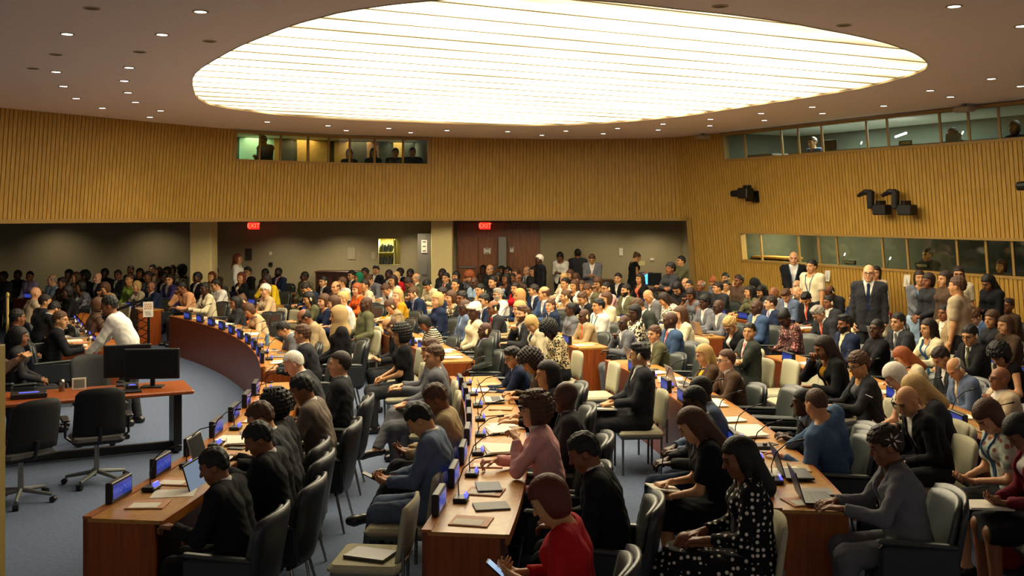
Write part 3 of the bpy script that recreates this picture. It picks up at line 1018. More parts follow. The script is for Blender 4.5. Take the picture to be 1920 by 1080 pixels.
# ------------------------------------------------------------------ materials of the place
M_CARPET = mat('carpet', '#59647a', .95, .22, 26, spec=.1, bump=.25)
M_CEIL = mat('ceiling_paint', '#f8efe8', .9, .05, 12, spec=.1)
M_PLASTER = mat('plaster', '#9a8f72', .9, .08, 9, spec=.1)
M_PILLAR = mat('pillar_paint', '#efdca0', .85, .06, 12, spec=.15)
M_TRIM = mat('booth_trim', '#9c7a3e', .55, .15, 20)
M_RIM = mat('light_rim', '#b9a886', .8, .05, 20)
M_BLACK = mat('black_plastic', '#121214', .42, .15, 40)
M_BLACKM = mat('black_metal', '#17171a', .35, .15, 60, metal=.6)
M_STEEL = mat('brushed_steel', '#8f8d86', .3, .12, 60, metal=1.)
M_GREYM = mat('grey_metal', '#6e7270', .45, .12, 40, metal=.5)
M_WHITE = mat('white_paper', '#d9d3c4', .8, .06, 30, spec=.15)
M_LEATHER = mat('charcoal_leather', '#24282d', .38, .18, 70, spec=.5, bump=.08)
M_LEATHER2 = mat('lighter_leather_cushion', '#3b403e', .40, .18, 70, spec=.5, bump=.08)  # same leather in a lighter grey, for back cushions and arm pads
M_FABRIC = mat('sage_fabric', '#a9a48b', .9, .12, 90, spec=.12, bump=.15)
M_FABRICD = mat('sage_fabric_piping', '#5d5540', .8, .12, 90)
M_GLASS = glass('booth_glass', (.86, .88, .76))
M_NICHE = mat('niche_paint', '#c9c07e', .8, .06, 10)

def wood(name, light, dark, rough=.35, scale=(1.2, 1.2, 14), spec=.4):
    """grained veneer: noise stretched along the grain"""
    if name in MATS: return MATS[name]
    m, nt, b = nodes_of(name)
    N, L = nt.nodes, nt.links
    tc = N.new('ShaderNodeTexCoord'); mp = N.new('ShaderNodeMapping'); mp.inputs['Scale'].default_value = scale
    L.new(tc.outputs['Object'], mp.inputs['Vector'])
    nz = N.new('ShaderNodeTexNoise'); nz.inputs['Scale'].default_value = 3.; nz.inputs['Detail'].default_value = 6; nz.inputs['Distortion'].default_value = .6
    L.new(mp.outputs[0], nz.inputs['Vector'])
    r = N.new('ShaderNodeValToRGB'); r.color_ramp.elements[0].position = .3; r.color_ramp.elements[1].position = .72
    r.color_ramp.elements[0].color = hx(dark) + (1,); r.color_ramp.elements[1].color = hx(light) + (1,)
    L.new(nz.outputs['Fac'], r.inputs[0]); L.new(r.outputs[0], b.inputs['Base Color'])
    setin(b, 'Roughness', rough); setin(b, 'Specular IOR Level', spec)
    MATS[name] = m
    return m
M_PANEL = wood('slatted_oak', '#bd9748', '#a27b33', .5, (9, 9, .8), .3)
M_DESKTOP = wood('desk_veneer', '#b4833f', '#9a6a2f', .32, (5, 5, 5))
M_DESKFRONT = wood('desk_mahogany', '#7c3d1a', '#59280f', .35, (14, 14, .9))
M_DESKEND = wood('desk_end_mahogany', '#9a4c1b', '#723511', .35, (14, 14, .9))
M_DESKEDGE = wood('desk_edge', '#a9652c', '#8a4d1d', .35, (3, 3, 20))
M_DARKWOOD = wood('dark_walnut', '#4d2a18', '#2e1810', .35, (6, 6, 1))
M_DOORWOOD = wood('door_veneer', '#8f5629', '#6b3b19', .4, (8, 8, .8))

def lcd(name, rgb, strength, marks=True):
    if name in MATS: return MATS[name]
    m, nt, b = nodes_of(name)
    N, L = nt.nodes, nt.links
    b.inputs['Base Color'].default_value = (.005, .006, .02, 1); setin(b, 'Roughness', .25)
    if marks:                                   # rows of small lighter letter-like marks
        tc = N.new('ShaderNodeTexCoord'); mp = N.new('ShaderNodeMapping'); mp.inputs['Scale'].default_value = (150, 150, 42)
        L.new(tc.outputs['Object'], mp.inputs['Vector'])
        nz = N.new('ShaderNodeTexNoise'); nz.inputs['Scale'].default_value = 1.; nz.inputs['Detail'].default_value = 0
        L.new(mp.outputs[0], nz.inputs['Vector'])
        sp = N.new('ShaderNodeSeparateXYZ'); L.new(tc.outputs['Object'], sp.inputs[0])
        ab = N.new('ShaderNodeMath'); ab.operation = 'ABSOLUTE'; L.new(sp.outputs['Z'], ab.inputs[0])
        lt = N.new('ShaderNodeMath'); lt.operation = 'LESS_THAN'; lt.inputs[1].default_value = .021; L.new(ab.outputs[0], lt.inputs[0])
        gt = N.new('ShaderNodeMath'); gt.operation = 'GREATER_THAN'; gt.inputs[1].default_value = .52; L.new(nz.outputs['Fac'], gt.inputs[0])
        mu = N.new('ShaderNodeMath'); mu.operation = 'MULTIPLY'; L.new(lt.outputs[0], mu.inputs[0]); L.new(gt.outputs[0], mu.inputs[1])
        mx = N.new('ShaderNodeMix'); mx.data_type = 'RGBA'; mx.inputs[6].default_value = rgb + (1,); mx.inputs[7].default_value = tuple(min(1, c * 1.9 + .05) for c in rgb) + (1,)
        L.new(mu.outputs[0], mx.inputs[0]); L.new(mx.outputs[2], b.inputs['Emission Color'])
    else:
        setin(b, 'Emission Color', rgb + (1,))
    setin(b, 'Emission Strength', strength)
    MATS[name] = m
    return m
M_LCD = lcd('blue_display', (.03, .055, .36), .30)
M_LCDB = lcd('bright_blue_display', (.10, .11, .85), .85, False)

# ------------------------------------------------------------------ walls
CEIL = 4.67
SOFF = 2.61
LEAN = .105                                    # the panelled walls lean in towards the top
WALL = [(-12.6, 9), (-12.0, 12), (-10.9, 15.4), (-9.3, 18.4), (-8.4, 19.9), (-7.45, 21.5), (-6.35, 23.1), (-4.18, 24.8), (-2.05, 25.5), (0, 26.0), (1.56, 26.2), (3.2, 26.0), (4.1, 25.6), (4.95, 24.3), (8.6, 17.1), (10.2, 13.9), (12.2, 10.0)]
def cr(P, n=8):
    """smooth curve through the plan points"""
    out = []
    for i in range(len(P) - 1):
        p0, p1, p2, p3 = P[max(i - 1, 0)], P[i], P[i + 1], P[min(i + 2, len(P) - 1)]
        for k in range(n):
            t = k / n
            out.append(tuple(.5 * (2 * p1[j] + (p2[j] - p0[j]) * t + (2 * p0[j] - 5 * p1[j] + 4 * p2[j] - p3[j]) * t * t + (3 * p1[j] - p0[j] - 3 * p2[j] + p3[j]) * t ** 3) for j in (0, 1)))
    return out + [P[-1]]
def resample(P, step):
    L = [0.]
    for a, b in zip(P, P[1:]): L.append(L[-1] + hypot(b[0] - a[0], b[1] - a[1]))
    n = max(2, int(L[-1] / step)); out = []; j = 0
    for i in range(n + 1):
        d = L[-1] * i / n
        while j < len(L) - 2 and L[j + 1] < d: j += 1
        t = (d - L[j]) / max(L[j + 1] - L[j], 1e-9)
        out.append((P[j][0] + (P[j + 1][0] - P[j][0]) * t, P[j][1] + (P[j + 1][1] - P[j][1]) * t))
    return out
WP = resample(cr(WALL[:13], 8) + cr(WALL[13:], 8), .088)
def wnorm(i):
    a, b = WP[max(i - 1, 0)], WP[min(i + 1, len(WP) - 1)]
    tx, ty = b[0] - a[0], b[1] - a[1]; l = hypot(tx, ty)
    return (-ty / l, tx / l)                    # outwards, away from the room
def wpt(i, z, out=0.):
    n = wnorm(i); o = out + LEAN * (CEIL - z)
    return (WP[i][0] + n[0] * o, WP[i][1] + n[1] * o, z)
WPX = [960 + FPX * p[0] / p[1] if p[1] > .5 else 9999 for p in WP]
def widx(px):
    return min(range(len(WP)), key=lambda i: abs(WPX[i] - px))
I_END = widx(1279)                              # where the panelling comes down to the floor
I_B0, I_B1 = widx(438), widx(806)               # window in the back wall
I_U0 = widx(1352); I_L0 = widx(1368)            # upper and lower booth windows

def slats(mb, i0, i1, z0, z1, thick=.10):
    """fluted boards with a real groove between each pair"""
    V = []; Fc = []
    prof = []
    for i in range(i0, i1):
        a, b = i, i + 1
        for t, o in ((.0, .028), (.17, .028), (.17, 0.), (1., 0.)):
            prof.append((i, t, o))
    for i, t, o in prof:
        for z in (z0, z1):
            p = wpt(i, z, o); q = wpt(min(i + 1, len(WP) - 1), z, o)
            V.append(tuple(p[k] + (q[k] - p[k]) * t for k in range(3)))
    n = len(prof)
    for k in range(n - 1):
        Fc.append((2 * k, 2 * k + 2, 2 * k + 3, 2 * k + 1))
    o0 = len(V)
    for i in (i0, i1):
        pass
    for k in range(i0, i1 + 1):
        for z in (z0, z1): V.append(wpt(k, z, thick))
    m = i1 - i0 + 1
    for k in range(m - 1):
        a = o0 + 2 * k
        Fc.append((a, a + 1, a + 3, a + 2))
    # close the bottom, top and ends
    Fc.append((0, 1, o0 + 1, o0)); Fc.append((2 * n - 2, o0 + 2 * m - 2, o0 + 2 * m - 1, 2 * n - 1))
    for k in range(i0, i1):
        kk = 4 * (k - i0)
        for e in (0, 1):
            front = [2 * (kk + j) + e for j in range(4)]
            back = [o0 + 2 * (k - i0 + 1) + e, o0 + 2 * (k - i0) + e]
            Fc.append(tuple((front + back)[::-1] if e == 0 else front + back))
    mb.add(V, Fc)

def strip(mb, i0, i1, z0, z1, o0, o1):
    """a plain band following the wall between two depths"""
    V = []; Fc = []
    for i in range(i0, i1 + 1):
        for z, o in ((z0, o0), (z0, o1), (z1, o1), (z1, o0)): V.append(wpt(i, z, o))
    n = i1 - i0
    for k in range(n):
        for e in range(4): Fc.append((k * 4 + e, k * 4 + 4 + e, k * 4 + 4 + (e + 1) % 4, k * 4 + (e + 1) % 4))
    Fc += [(0, 1, 2, 3), (n * 4 + 3, n * 4 + 2, n * 4 + 1, n * 4)]
    mb.add(V, Fc)

nW = len(WP) - 1
WB0, WB1 = 4.0, 4.60                            # back window sill and head
UB0, UB1 = 4.04, 4.60
LB0, LB1 = 1.66, 2.27
b = MB(); slats(b, 0, I_B0, SOFF, CEIL); o = struct(b.build('wall_left', M_PANEL)); 
b = MB(); slats(b, I_B0, I_B1, SOFF, WB0); slats(b, I_B1, I_END, SOFF, CEIL); struct(b.build('wall_back', M_PANEL))
b = MB(); slats(b, I_END, I_U0, 0, CEIL); slats(b, I_U0, I_L0, 0, UB0); slats(b, I_L0, nW, LB1, UB0); slats(b, I_L0, nW, 0, LB0); struct(b.build('wall_right', M_PANEL))
b = MB(); strip(b, 0, I_END, SOFF - .05, SOFF + .03, -.012, .12); strip(b, I_END - 1, I_END + 1, 0, SOFF + .03, -.012, .35); struct(b.build('trim_1', M_TRIM))

def booth_window(name, i0, i1, z0, z1, mull, n_out=.05):
    f = MB()
    strip(f, i0, i1, z0 - .05, z0, -.02, .14); strip(f, i0, i1, z1, min(z1 + .05, CEIL), -.02, .14)
    for i in (i0, i1 - 1): strip(f, i, i + 1, z0, z1, -.01, .14)
    fr = struct(f.build(name, M_TRIM))
    for px in mull:
        i = widx(px)
        if i0 < i < i1 - 1:
            m = MB(); a, c = wpt(i, z0, .06), wpt(i, z1, .06)
            nn = wnorm(i); rz = atan2(nn[1], nn[0])
            m.tube([(a[0], a[1], z0), (c[0], c[1], z1)], .028, 4)
            m.build('mullion', M_TRIM, fr)
    g = MB(); strip(g, i0 + 1, i1 - 1, z0, z1, .070, .076)
    g.build('pane', M_GLASS, fr)
    return fr
win1 = booth_window('window_1', I_B0, I_B1, WB0, WB1, (488, 532, 578, 620, 660, 705, 755))
win2 = booth_window('window_2', I_U0, nW - 2, UB0, UB1, (1390, 1458, 1493, 1534, 1618, 1660, 1755, 1808, 1864))
win3 = booth_window('window_3', I_L0, nW - 2, LB0, LB1, (1406, 1475, 1512, 1548, 1631, 1675, 1770, 1822, 1877))

def booth_room(name, i0, i1, z0, z1, depth, m_wall):
    f = MB()
    strip(f, i0, i1, z0 - .08, z0, .14, depth); strip(f, i0, i1, z1, z1 + .08, .14, depth); strip(f, i0, i1, z0 - .08, z1 + .08, depth, depth + .06)
    strip(f, i0, i0 + 1, z0, z1, .14, depth); strip(f, i1 - 1, i1, z0, z1, .14, depth)
    return struct(f.build(name, m_wall))
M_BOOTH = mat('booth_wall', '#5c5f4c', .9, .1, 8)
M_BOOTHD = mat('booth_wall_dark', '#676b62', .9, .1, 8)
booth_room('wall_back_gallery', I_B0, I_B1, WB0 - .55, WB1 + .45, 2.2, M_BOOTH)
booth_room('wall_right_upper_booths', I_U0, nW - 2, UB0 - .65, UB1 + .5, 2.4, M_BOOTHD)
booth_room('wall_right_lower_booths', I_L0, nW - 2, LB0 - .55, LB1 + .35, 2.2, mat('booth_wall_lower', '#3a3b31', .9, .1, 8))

# ------------------------------------------------------------------ ceiling with the luminous oval
OV = [(361, 157), (363, 143), (375, 129), (400, 113), (445, 88), (500, 65), (550, 46), (600, 32), (640, 22), (723, 9), (810, 0), (900, -6), (1000, -7), (1117, 0), (1195, 7), (1280, 17), (1350, 24), (1413, 32), (1480, 42), (1547, 55), (1590, 63), (1630, 72), (1665, 81), (1697, 92), (1716, 100), (1730, 109),
      (1739, 118), (1737, 126), (1727, 133), (1693, 145), (1613, 165), (1530, 179), (1447, 192), (1360, 205), (1273, 218), (1140, 230), (1007, 235), (873, 232), (740, 227), (640, 223), (540, 216), (467, 208), (400, 197), (370, 182)]
OVW = [unp(px, py, CEIL) for px, py in OV]
OVW = resample(cr(OVW + [OVW[0]], 5), .22)[:-1]
ocx, ocy = sum(p[0] for p in OVW) / len(OVW), sum(p[1] for p in OVW) / len(OVW)
b = MB(); n = len(OVW); V = []; Fc = []
for p in OVW:
    V.append((p[0], p[1], CEIL)); w = atan2(p[1] - ocy, p[0] - ocx); r = 32
    V.append((ocx + r * cos(w), ocy + r * sin(w), CEIL))
for i in range(n):
    j = (i + 1) % n; Fc.append((2 * i, 2 * i + 1, 2 * j + 1, 2 * j))
b.add(V, [f[::-1] for f in Fc]); struct(b.build('ceiling', M_CEIL))
b = MB(); V = []; Fc = []
for p in OVW:
    V += [(p[0], p[1], CEIL - .012), (p[0], p[1], CEIL + .06)]
for i in range(n):
    j = (i + 1) % n; Fc.append((2 * i, 2 * i + 1, 2 * j + 1, 2 * j))
b.add(V, Fc); struct(b.build('trim_2', M_RIM))

AX = radians(27.)                               # the room's axis, along which the diffuser strips run
def lum_mat():
    m, nt, bs = nodes_of('luminous_diffuser')
    N, L = nt.nodes, nt.links
    tc = N.new('ShaderNodeTexCoord'); mp = N.new('ShaderNodeMapping'); mp.inputs['Rotation'].default_value = (0, 0, -AX)
    L.new(tc.outputs['Object'], mp.inputs['Vector'])
    sp = N.new('ShaderNodeSeparateXYZ'); L.new(mp.outputs[0], sp.inputs[0])
    def math(op, a, bb=None):
        k = N.new('ShaderNodeMath'); k.operation = op
        for i, v in enumerate((a, bb)):
            if v is None: continue
            if isinstance(v, float): k.inputs[i].default_value = v
            else: L.new(v, k.inputs[i])
        return k.outputs[0]
    # tubes run behind the middle of each strip, so its edges glow less; noise breaks the bands up
    fr = math('FRACT', math('DIVIDE', math('SUBTRACT', sp.outputs['Y'], D0), .62))
    v = math('ABSOLUTE', math('SUBTRACT', fr, .5))
    band = math('ADD', math('MULTIPLY', math('SUBTRACT', 1., math('MULTIPLY', v, 1.9)), 1.2), .20)
    m2 = N.new('ShaderNodeMapping'); m2.inputs['Scale'].default_value = (.45, 2.2, 1); L.new(mp.outputs[0], m2.inputs['Vector'])
    nz = N.new('ShaderNodeTexNoise'); nz.inputs['Scale'].default_value = 1.; nz.inputs['Detail'].default_value = 3; L.new(m2.outputs[0], nz.inputs['Vector'])
    nn = math('MULTIPLY', math('POWER', math('ADD', nz.outputs['Fac'], .5), 4.6), 1.10)
    lam = math('ADD', math('MULTIPLY', math('SINE', math('MULTIPLY', sp.outputs['X'], 2 * pi / .09)), .08), 1.)
    sx = N.new('ShaderNodeSeparateXYZ'); L.new(tc.outputs['Object'], sx.inputs[0])       # the tubes stop short of the rim
    q = math('ADD', math('POWER', math('ABSOLUTE', math('DIVIDE', sx.outputs['X'], max(abs(p[0]) for p in ov2))), 2.), math('POWER', math('ABSOLUTE', math('DIVIDE', sx.outputs['Y'], max(abs(p[1]) for p in ov2))), 2.))
    rim = N.new('ShaderNodeMapRange'); rim.interpolation_type = 'SMOOTHSTEP'; rim.inputs[1].default_value = .55; rim.inputs[2].default_value = 1.0; rim.inputs[3].default_value = 1.; rim.inputs[4].default_value = .34
    L.new(q, rim.inputs[0])
    s = math('MULTIPLY', math('MULTIPLY', math('MULTIPLY', band, nn), lam), rim.outputs[0])
    lp = math('MULTIPLY', s, LUM)
    r = N.new('ShaderNodeValToRGB'); r.color_ramp.elements[0].color = (1, .79, .44, 1); r.color_ramp.elements[1].color = (1, .87, .60, 1)
    r.color_ramp.elements[0].position = .25; r.color_ramp.elements[1].position = .95
    L.new(s, r.inputs[0]); L.new(r.outputs[0], bs.inputs['Emission Color']); L.new(lp, bs.inputs['Emission Strength'])
    bs.inputs['Base Color'].default_value = (.7, .62, .45, 1); setin(bs, 'Roughness', .5)
    return m
LUM = 3.5
def clip_poly(P, nx, ny, d):
    """the part of a polygon with nx*x+ny*y <= d"""
    out = []
    for i in range(len(P)):
        a, c = P[i], P[(i + 1) % len(P)]
        da, dc = nx * a[0] + ny * a[1] - d, nx * c[0] + ny * c[1] - d
        if da <= 0: out.append(a)
        if (da < 0) != (dc < 0):
            t = da / (da - dc); out.append((a[0] + (c[0] - a[0]) * t, a[1] + (c[1] - a[1]) * t))
    return out
nx, ny = -sin(AX), cos(AX)
lum = empty('luminous_ceiling', (ocx, ocy, CEIL + .02)); ov2 = [(p[0] - ocx, p[1] - ocy) for p in OVW]
tag(lum, 'huge glowing cream oval ceiling light of long diffuser strips over the seats', 'ceiling light')
ds = [nx * p[0] + ny * p[1] for p in ov2]; d = min(ds) + .2
D0 = d
M_LUM = lum_mat()
bars = []
while d < max(ds) + .62:
    P = clip_poly(clip_poly(ov2, nx, ny, d - .014), -nx, -ny, -(d - .62))
    if len(P) > 2:
        V = [(x, y, 0) for x, y in P] + [(x, y, .012) for x, y in P]; k = len(P)
        q = MB().add(V, [tuple(range(k - 1, -1, -1)), tuple(range(k, 2 * k))] + [(i, (i + 1) % k, k + (i + 1) % k, k + i) for i in range(k)])
        q.build('diffuser_strip', M_LUM, lum)
        e = [p for p in P if abs(nx * p[0] + ny * p[1] - (d - .014)) < 1e-6]
        if len(e) == 2:
            q = MB(); q.tube([(e[0][0], e[0][1], -.004), (e[1][0], e[1][1], -.003)], .008, 4); q.build('joint_bar', M_RIM, lum)
    d += .62
b = MB(); b.prism([(x * 1.005, y * 1.005) for x, y in ov2], .02, .05); b.build('backing', M_RIM, lum)

DL_ON = '376,21 126,63 304,64 242,126 105,134 233,151 119,161 240,173 143,184 254,191 192,202 301,207 281,219 501,228 615,235 649,244 729,240 770,248 838,244 952,246 1016,253 1061,245 1131,250 1158,240 1234,243 1243,232 1332,223 1331,235 1427,212 1433,225 1523,200 1542,212 1657,198 1744,169 1782,181 1859,147 1789,11 1916,48 1914,161'
DL_OFF = '172,15 105,102 262,97 62,128 393,77 1350,11 1582,47'
ring = MB(); ring.lathe(0, 0, [(.075, .004), (.105, .0), (.108, -.008), (.078, -.012), (.076, .004)], 20, False); ring_me = ring.mesh('trim_ring', True)
lens = MB(); lens.lathe(0, 0, [(.001, -.010), (.077, -.010), (.076, .004)], 20); lens_me = lens.mesh('lens')
M_DLON = mat('downlight_on', '#fff4d8', .4, .02, 10, emit=(1, .93, .78), estr=5.)
M_DLOFF = mat('downlight_off', '#3a2a16', .4, .1, 10)
for lst, mt, base in ((DL_ON, M_DLON, 'small round lit downlight in the ceiling'), (DL_OFF, M_DLOFF, 'dark unlit downlight hole in the ceiling')):
    for s in lst.split():
        px, py = map(float, s.split(',')); x, y = unp(px, py, CEIL)
        o = place([('trim_ring', ring_me, M_RIM), ('lens', lens_me, mt)], 'downlight', (x, y, CEIL - .001), 0, .72)
        later(o, base, px, 'downlight', 'downlights around the luminous oval' if mt is M_DLON else 'unlit downlights')

# ------------------------------------------------------------------ floor, recess under the soffit, pillars
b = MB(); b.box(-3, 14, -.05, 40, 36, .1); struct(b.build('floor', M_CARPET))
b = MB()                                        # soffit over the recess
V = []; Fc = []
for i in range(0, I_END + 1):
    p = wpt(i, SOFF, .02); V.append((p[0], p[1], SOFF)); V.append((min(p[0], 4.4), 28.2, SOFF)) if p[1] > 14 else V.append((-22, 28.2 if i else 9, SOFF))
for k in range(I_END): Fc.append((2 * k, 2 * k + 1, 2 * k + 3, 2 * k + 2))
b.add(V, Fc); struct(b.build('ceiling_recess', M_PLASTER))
WB_Y = 28.0
b = MB()
nx0, nx1, nz0, nz1 = -3.70, -3.08, 1.32, 2.06   # lit niche in the recess wall
b.box((-20 + nx0) / 2, WB_Y + .1, 1.35, nx0 + 20, .2, 2.7); b.box((nx1 + 4.9) / 2, WB_Y + .1, 1.35, 4.9 - nx1, .2, 2.7)
b.box((nx0 + nx1) / 2, WB_Y + .1, nz0 / 2, nx1 - nx0, .2, nz0); b.box((nx0 + nx1) / 2, WB_Y + .1, (nz1 + 2.7) / 2, nx1 - nx0, .2, 2.7 - nz1)
struct(b.build('wall_recess', M_PLASTER))
b = MB(); b.box(4.75, 27.0, 1.35, .16, 2.2, 2.7); struct(b.build('wall_recess_right', M_PLASTER))
b = MB(); b.box(-20.1, 18, 1.35, .2, 20, 2.7); struct(b.build('wall_recess_left', M_PLASTER))
for k, (x0, x1, y) in enumerate(((355, 396, 25.2), (808, 848, 26.9))):
    xa, xb = (x0 - 960) * y / FPX, (x1 - 960) * y / FPX
    b = MB(); b.box((xa + xb) / 2, y + .28, SOFF / 2, xb - xa, .55, SOFF, bev=.02); struct(b.build('pillar_%d' % (k + 1), M_PILLAR))

# ------------------------------------------------------------------ the curved desks
CC = (CX, CY)
def desk(n, a0, a1, label, end0=True):
    r = row_r(n); a0, a1 = radians(a0), radians(a1); k = max(6, int((a1 - a0) * r / .25))
    o = empty('conference_desk', (CX + (r + .26) * cos((a0 + a1) / 2), CY + (r + .26) * sin((a0 + a1) / 2), 0))
    tag(o, label, 'desk', 'curved conference desks')
    c = (CX - o.location.x, CY - o.location.y)
    b = MB(); b.arc(c, r + .035, r + .53, a0, a1, .715, .74, k); b.build('desktop', M_DESKTOP, o)
    b = MB(); b.arc(c, r + .53, r + .555, a0, a1, .675, .741, k); b.build('desk_edge', M_DESKEDGE, o)
    b = MB(); b.arc(c, r, r + .035, a0, a1, .0, .735, k); b.build('front_panel', M_DESKFRONT, o)
    b = MB(); b.arc(c, r - .004, r + .06, a0, a1, .735, .752, k); b.build('front_ledge', M_DESKEDGE, o)
    for a in (a0, a1 - .03 / r):
        b = MB(); b.arc(c, r + .035, r + .50, a, a + .03 / r, .0, .715, 1); b.build('end_panel', M_DESKEND if a == a0 else M_DESKFRONT, o)
    return o
BLOCKS = {}
def wlim(n):                                    # the block beyond the second aisle stops inside the room
    return 62 if n == 1 else {2: 56, 3: 50, 4: 43, 5: 39}[n]
NAMES = {1: 'front', 2: 'second', 3: 'third', 4: 'fourth', 5: 'fifth'}
near0 = {1: -7.1, 2: -7.1, 3: -5.1, 4: -6, 5: -4}
near1 = {1: 10.8, 2: 10.8, 3: 13.4, 4: 13.3, 5: 14.2}
mid0 = {1: 14.9, 2: 14.5, 3: 16.8, 4: 18.2, 5: 19.1}
mid1 = {1: 40, 2: 38.3, 3: 37, 4: 35.5, 5: 34}
far0 = {1: 45., 2: 42, 3: 40.3, 4: 38.6, 5: 37.2}
for n in range(1, 6):
    for bl, a0, a1, ph in (('near', near0[n], near1[n], 'nearest stretch of the %s curved desk row'), ('mid', mid0[n], mid1[n], 'middle stretch of the %s curved desk row'), ('far', far0[n], wlim(n), 'farthest stretch of the %s curved desk row')):
        if n == 5 and bl == 'far': continue
        BLOCKS[(n, bl)] = (a0, a1)
        desk(n, a0, a1, 'long curved wooden desk, ' + ph % NAMES[n])
# ------------------------------------------------------------------ chairs (origin on the floor under the sitter's hips, front towards +y)
def shell_back(w, z0, z1, y0, tilt, thick, curve, flare=.0, n=9, m=7, rtop=.06):
    """a padded, slightly wrapped back: closed sheet with rounded top corners"""
    V = []; Fc = []
    def pt(u, v, t):
        z = z0 + (z1 - z0) * v
        ww = w * (1 + flare * v) / 2
        if v > .8: ww -= rtop * ((v - .8) / .2) ** 2 * .6
        x = u * ww
        y = y0 - tilt * v + curve * u * u + t
        return (x, y, z - (rtop * .5 * abs(u) ** 3 if v > .99 else 0))
    for t in (0, -thick):
        for j in range(m + 1):
            for i in range(n + 1):
                e = 1 - .25 * (j in (0, m))
                V.append(pt(-1 + 2 * i / n, j / m, t * e if t else (-.012 if i in (0, n) or j in (0, m) else 0)))
    K = (n + 1) * (m + 1)
    for j in range(m):
        for i in range(n):
            a = j * (n + 1) + i
            Fc.append((a, a + n + 1, a + n + 2, a + 1)); Fc.append((K + a, K + a + 1, K + a + n + 2, K + a + n + 1))
    for i in range(n):
        Fc.append((i, i + 1, K + i + 1, K + i)); a = m * (n + 1) + i; Fc.append((a + 1, a, K + a, K + a + 1))
    for j in range(m):
        a = j * (n + 1); Fc.append((a + n + 1, a, K + a, K + a + n + 1)); a += n; Fc.append((a, a + n + 1, K + a + n + 1, K + a))
    return V, Fc

def sm(mb, name, lvl=1):
    me = mb.mesh(name, True)
    return me
def smooth_box(name, cx, cy, cz, sx, sy, sz, r, M=None):
    b = MB(); b.box(cx, cy, cz, sx, sy, sz, bev=r, M=M); return b.mesh(name)

# dark leather armchair of the delegates: outer shell, inner cushion, seat, closed arms, splayed metal legs
b = MB(); b.add(*shell_back(.60, .34, .93, -.21, .10, .05, .07, .04)); AC_SHELL = b.mesh('back_shell', True)
b = MB(); b.add(*shell_back(.53, .44, .905, -.165, .10, .05, .06, .04)); AC_CUSH = b.mesh('back_cushion', True)
AC_SEAT = smooth_box('seat', 0, .03, .405, .52, .52, .11, .03)
def arm_mesh(sx):
    b = MB()
    R = Matrix.Rotation(radians(4), 3, 'X')
    b.box(sx * .285, .02, .50, .055, .50, .28, bev=.02); return b.mesh('armrest')
def arm_pad(sx):
    b = MB(); b.box(sx * .285, .03, .65, .062, .50, .028, bev=.012, M=Matrix.Rotation(radians(3), 3, 'X')); return b.mesh('arm_pad')
AC_ARM = [arm_mesh(-1), arm_mesh(1)]; AC_PAD = [arm_pad(-1), arm_pad(1)]
def leg(x0, y0, x1, y1, z1=.35, r=.013):
    b = MB(); b.tube([(x1, y1, .0), (x0, y0, z1)], [r * .75, r], 8); return b.mesh('leg')
AC_LEG = [leg(sx * .2, sy * .18 + .03, sx * .25, sy * .25 + .02) for sx in (-1, 1) for sy in (-1, 1)]
ARMCHAIR = [('back_shell', AC_SHELL, M_LEATHER), ('back_cushion', AC_CUSH, M_LEATHER2), ('seat', AC_SEAT, M_LEATHER)] + [('armrest', AC_ARM[i], M_LEATHER, [('arm_pad', AC_PAD[i], M_LEATHER2)]) for i in (0, 1)] + [('leg', l, M_STEEL) for l in AC_LEG]
# armless sage side chair
b = MB(); b.add(*shell_back(.46, .48, .85, -.20, .05, .045, .03, .0, rtop=.03)); SC_BACK = b.mesh('backrest', True)
SC_SEAT = smooth_box('seat', 0, .03, .425, .48, .48, .065, .024)
b = MB()
for sx in (-1, 1): b.box(sx * .21, -.235, .46, .022, .022, .26, bev=.004)
b.box(0, .03, .385, .44, .44, .02); SC_FRAME = b.mesh('frame')
SC_LEG = []
for sx in (-1, 1):
    for sy in (-1, 1):
        b = MB(); b.box(sx * .215, .03 + sy * .205, .19, .022, .022, .38, bev=.004); SC_LEG.append(b.mesh('leg'))
SIDECHAIR = [('backrest', SC_BACK, M_FABRIC), ('seat', SC_SEAT, M_FABRIC), ('frame', SC_FRAME, M_GREYM)] + [('leg', l, M_GREYM) for l in SC_LEG]
# black mesh office chair of the technicians
b = MB(); b.add(*shell_back(.50, .52, 1.02, -.20, .12, .03, .06, -.08)); OC_BACK = b.mesh('backrest', True)
OC_SEAT = smooth_box('seat', 0, .04, .46, .50, .48, .07, .03)
b = MB(); b.tube([(0, -.02, .43), (0, -.22, .46), (0, -.27, .62)], .02, 8); OC_SPINE = b.mesh('spine')
b = MB(); b.cyl(0, .03, .10, .43, .028, .022, 12); OC_POST = b.mesh('gas_post')
OC_ARM = []
for sx in (-1, 1):
    b = MB(); b.tube([(sx * .24, -.02, .45), (sx * .30, -.02, .50), (sx * .30, -.02, .66)], .014, 6); b.box(sx * .30, .04, .675, .08, .26, .03, bev=.01); OC_ARM.append(b.mesh('armrest'))
OC_LEG = []; OC_CAS = []
for k in range(5):
    w = 2 * pi * k / 5 + .3; b = MB(); b.tube([(0, .03, .12), (.30 * cos(w), .03 + .30 * sin(w), .075)], [.024, .016], 8); OC_LEG.append(b.mesh('base_leg'))
    b = MB(); b.tube([(.31 * cos(w) - .025 * sin(w), .03 + .31 * sin(w) + .025 * cos(w), .03), (.31 * cos(w) + .025 * sin(w), .03 + .31 * sin(w) - .025 * cos(w), .03)], .029, 10); OC_CAS.append(b.mesh('caster'))
M_MESHB = mat('black_mesh_fabric', '#0e0f11', .7, .3, 200, bump=.3)
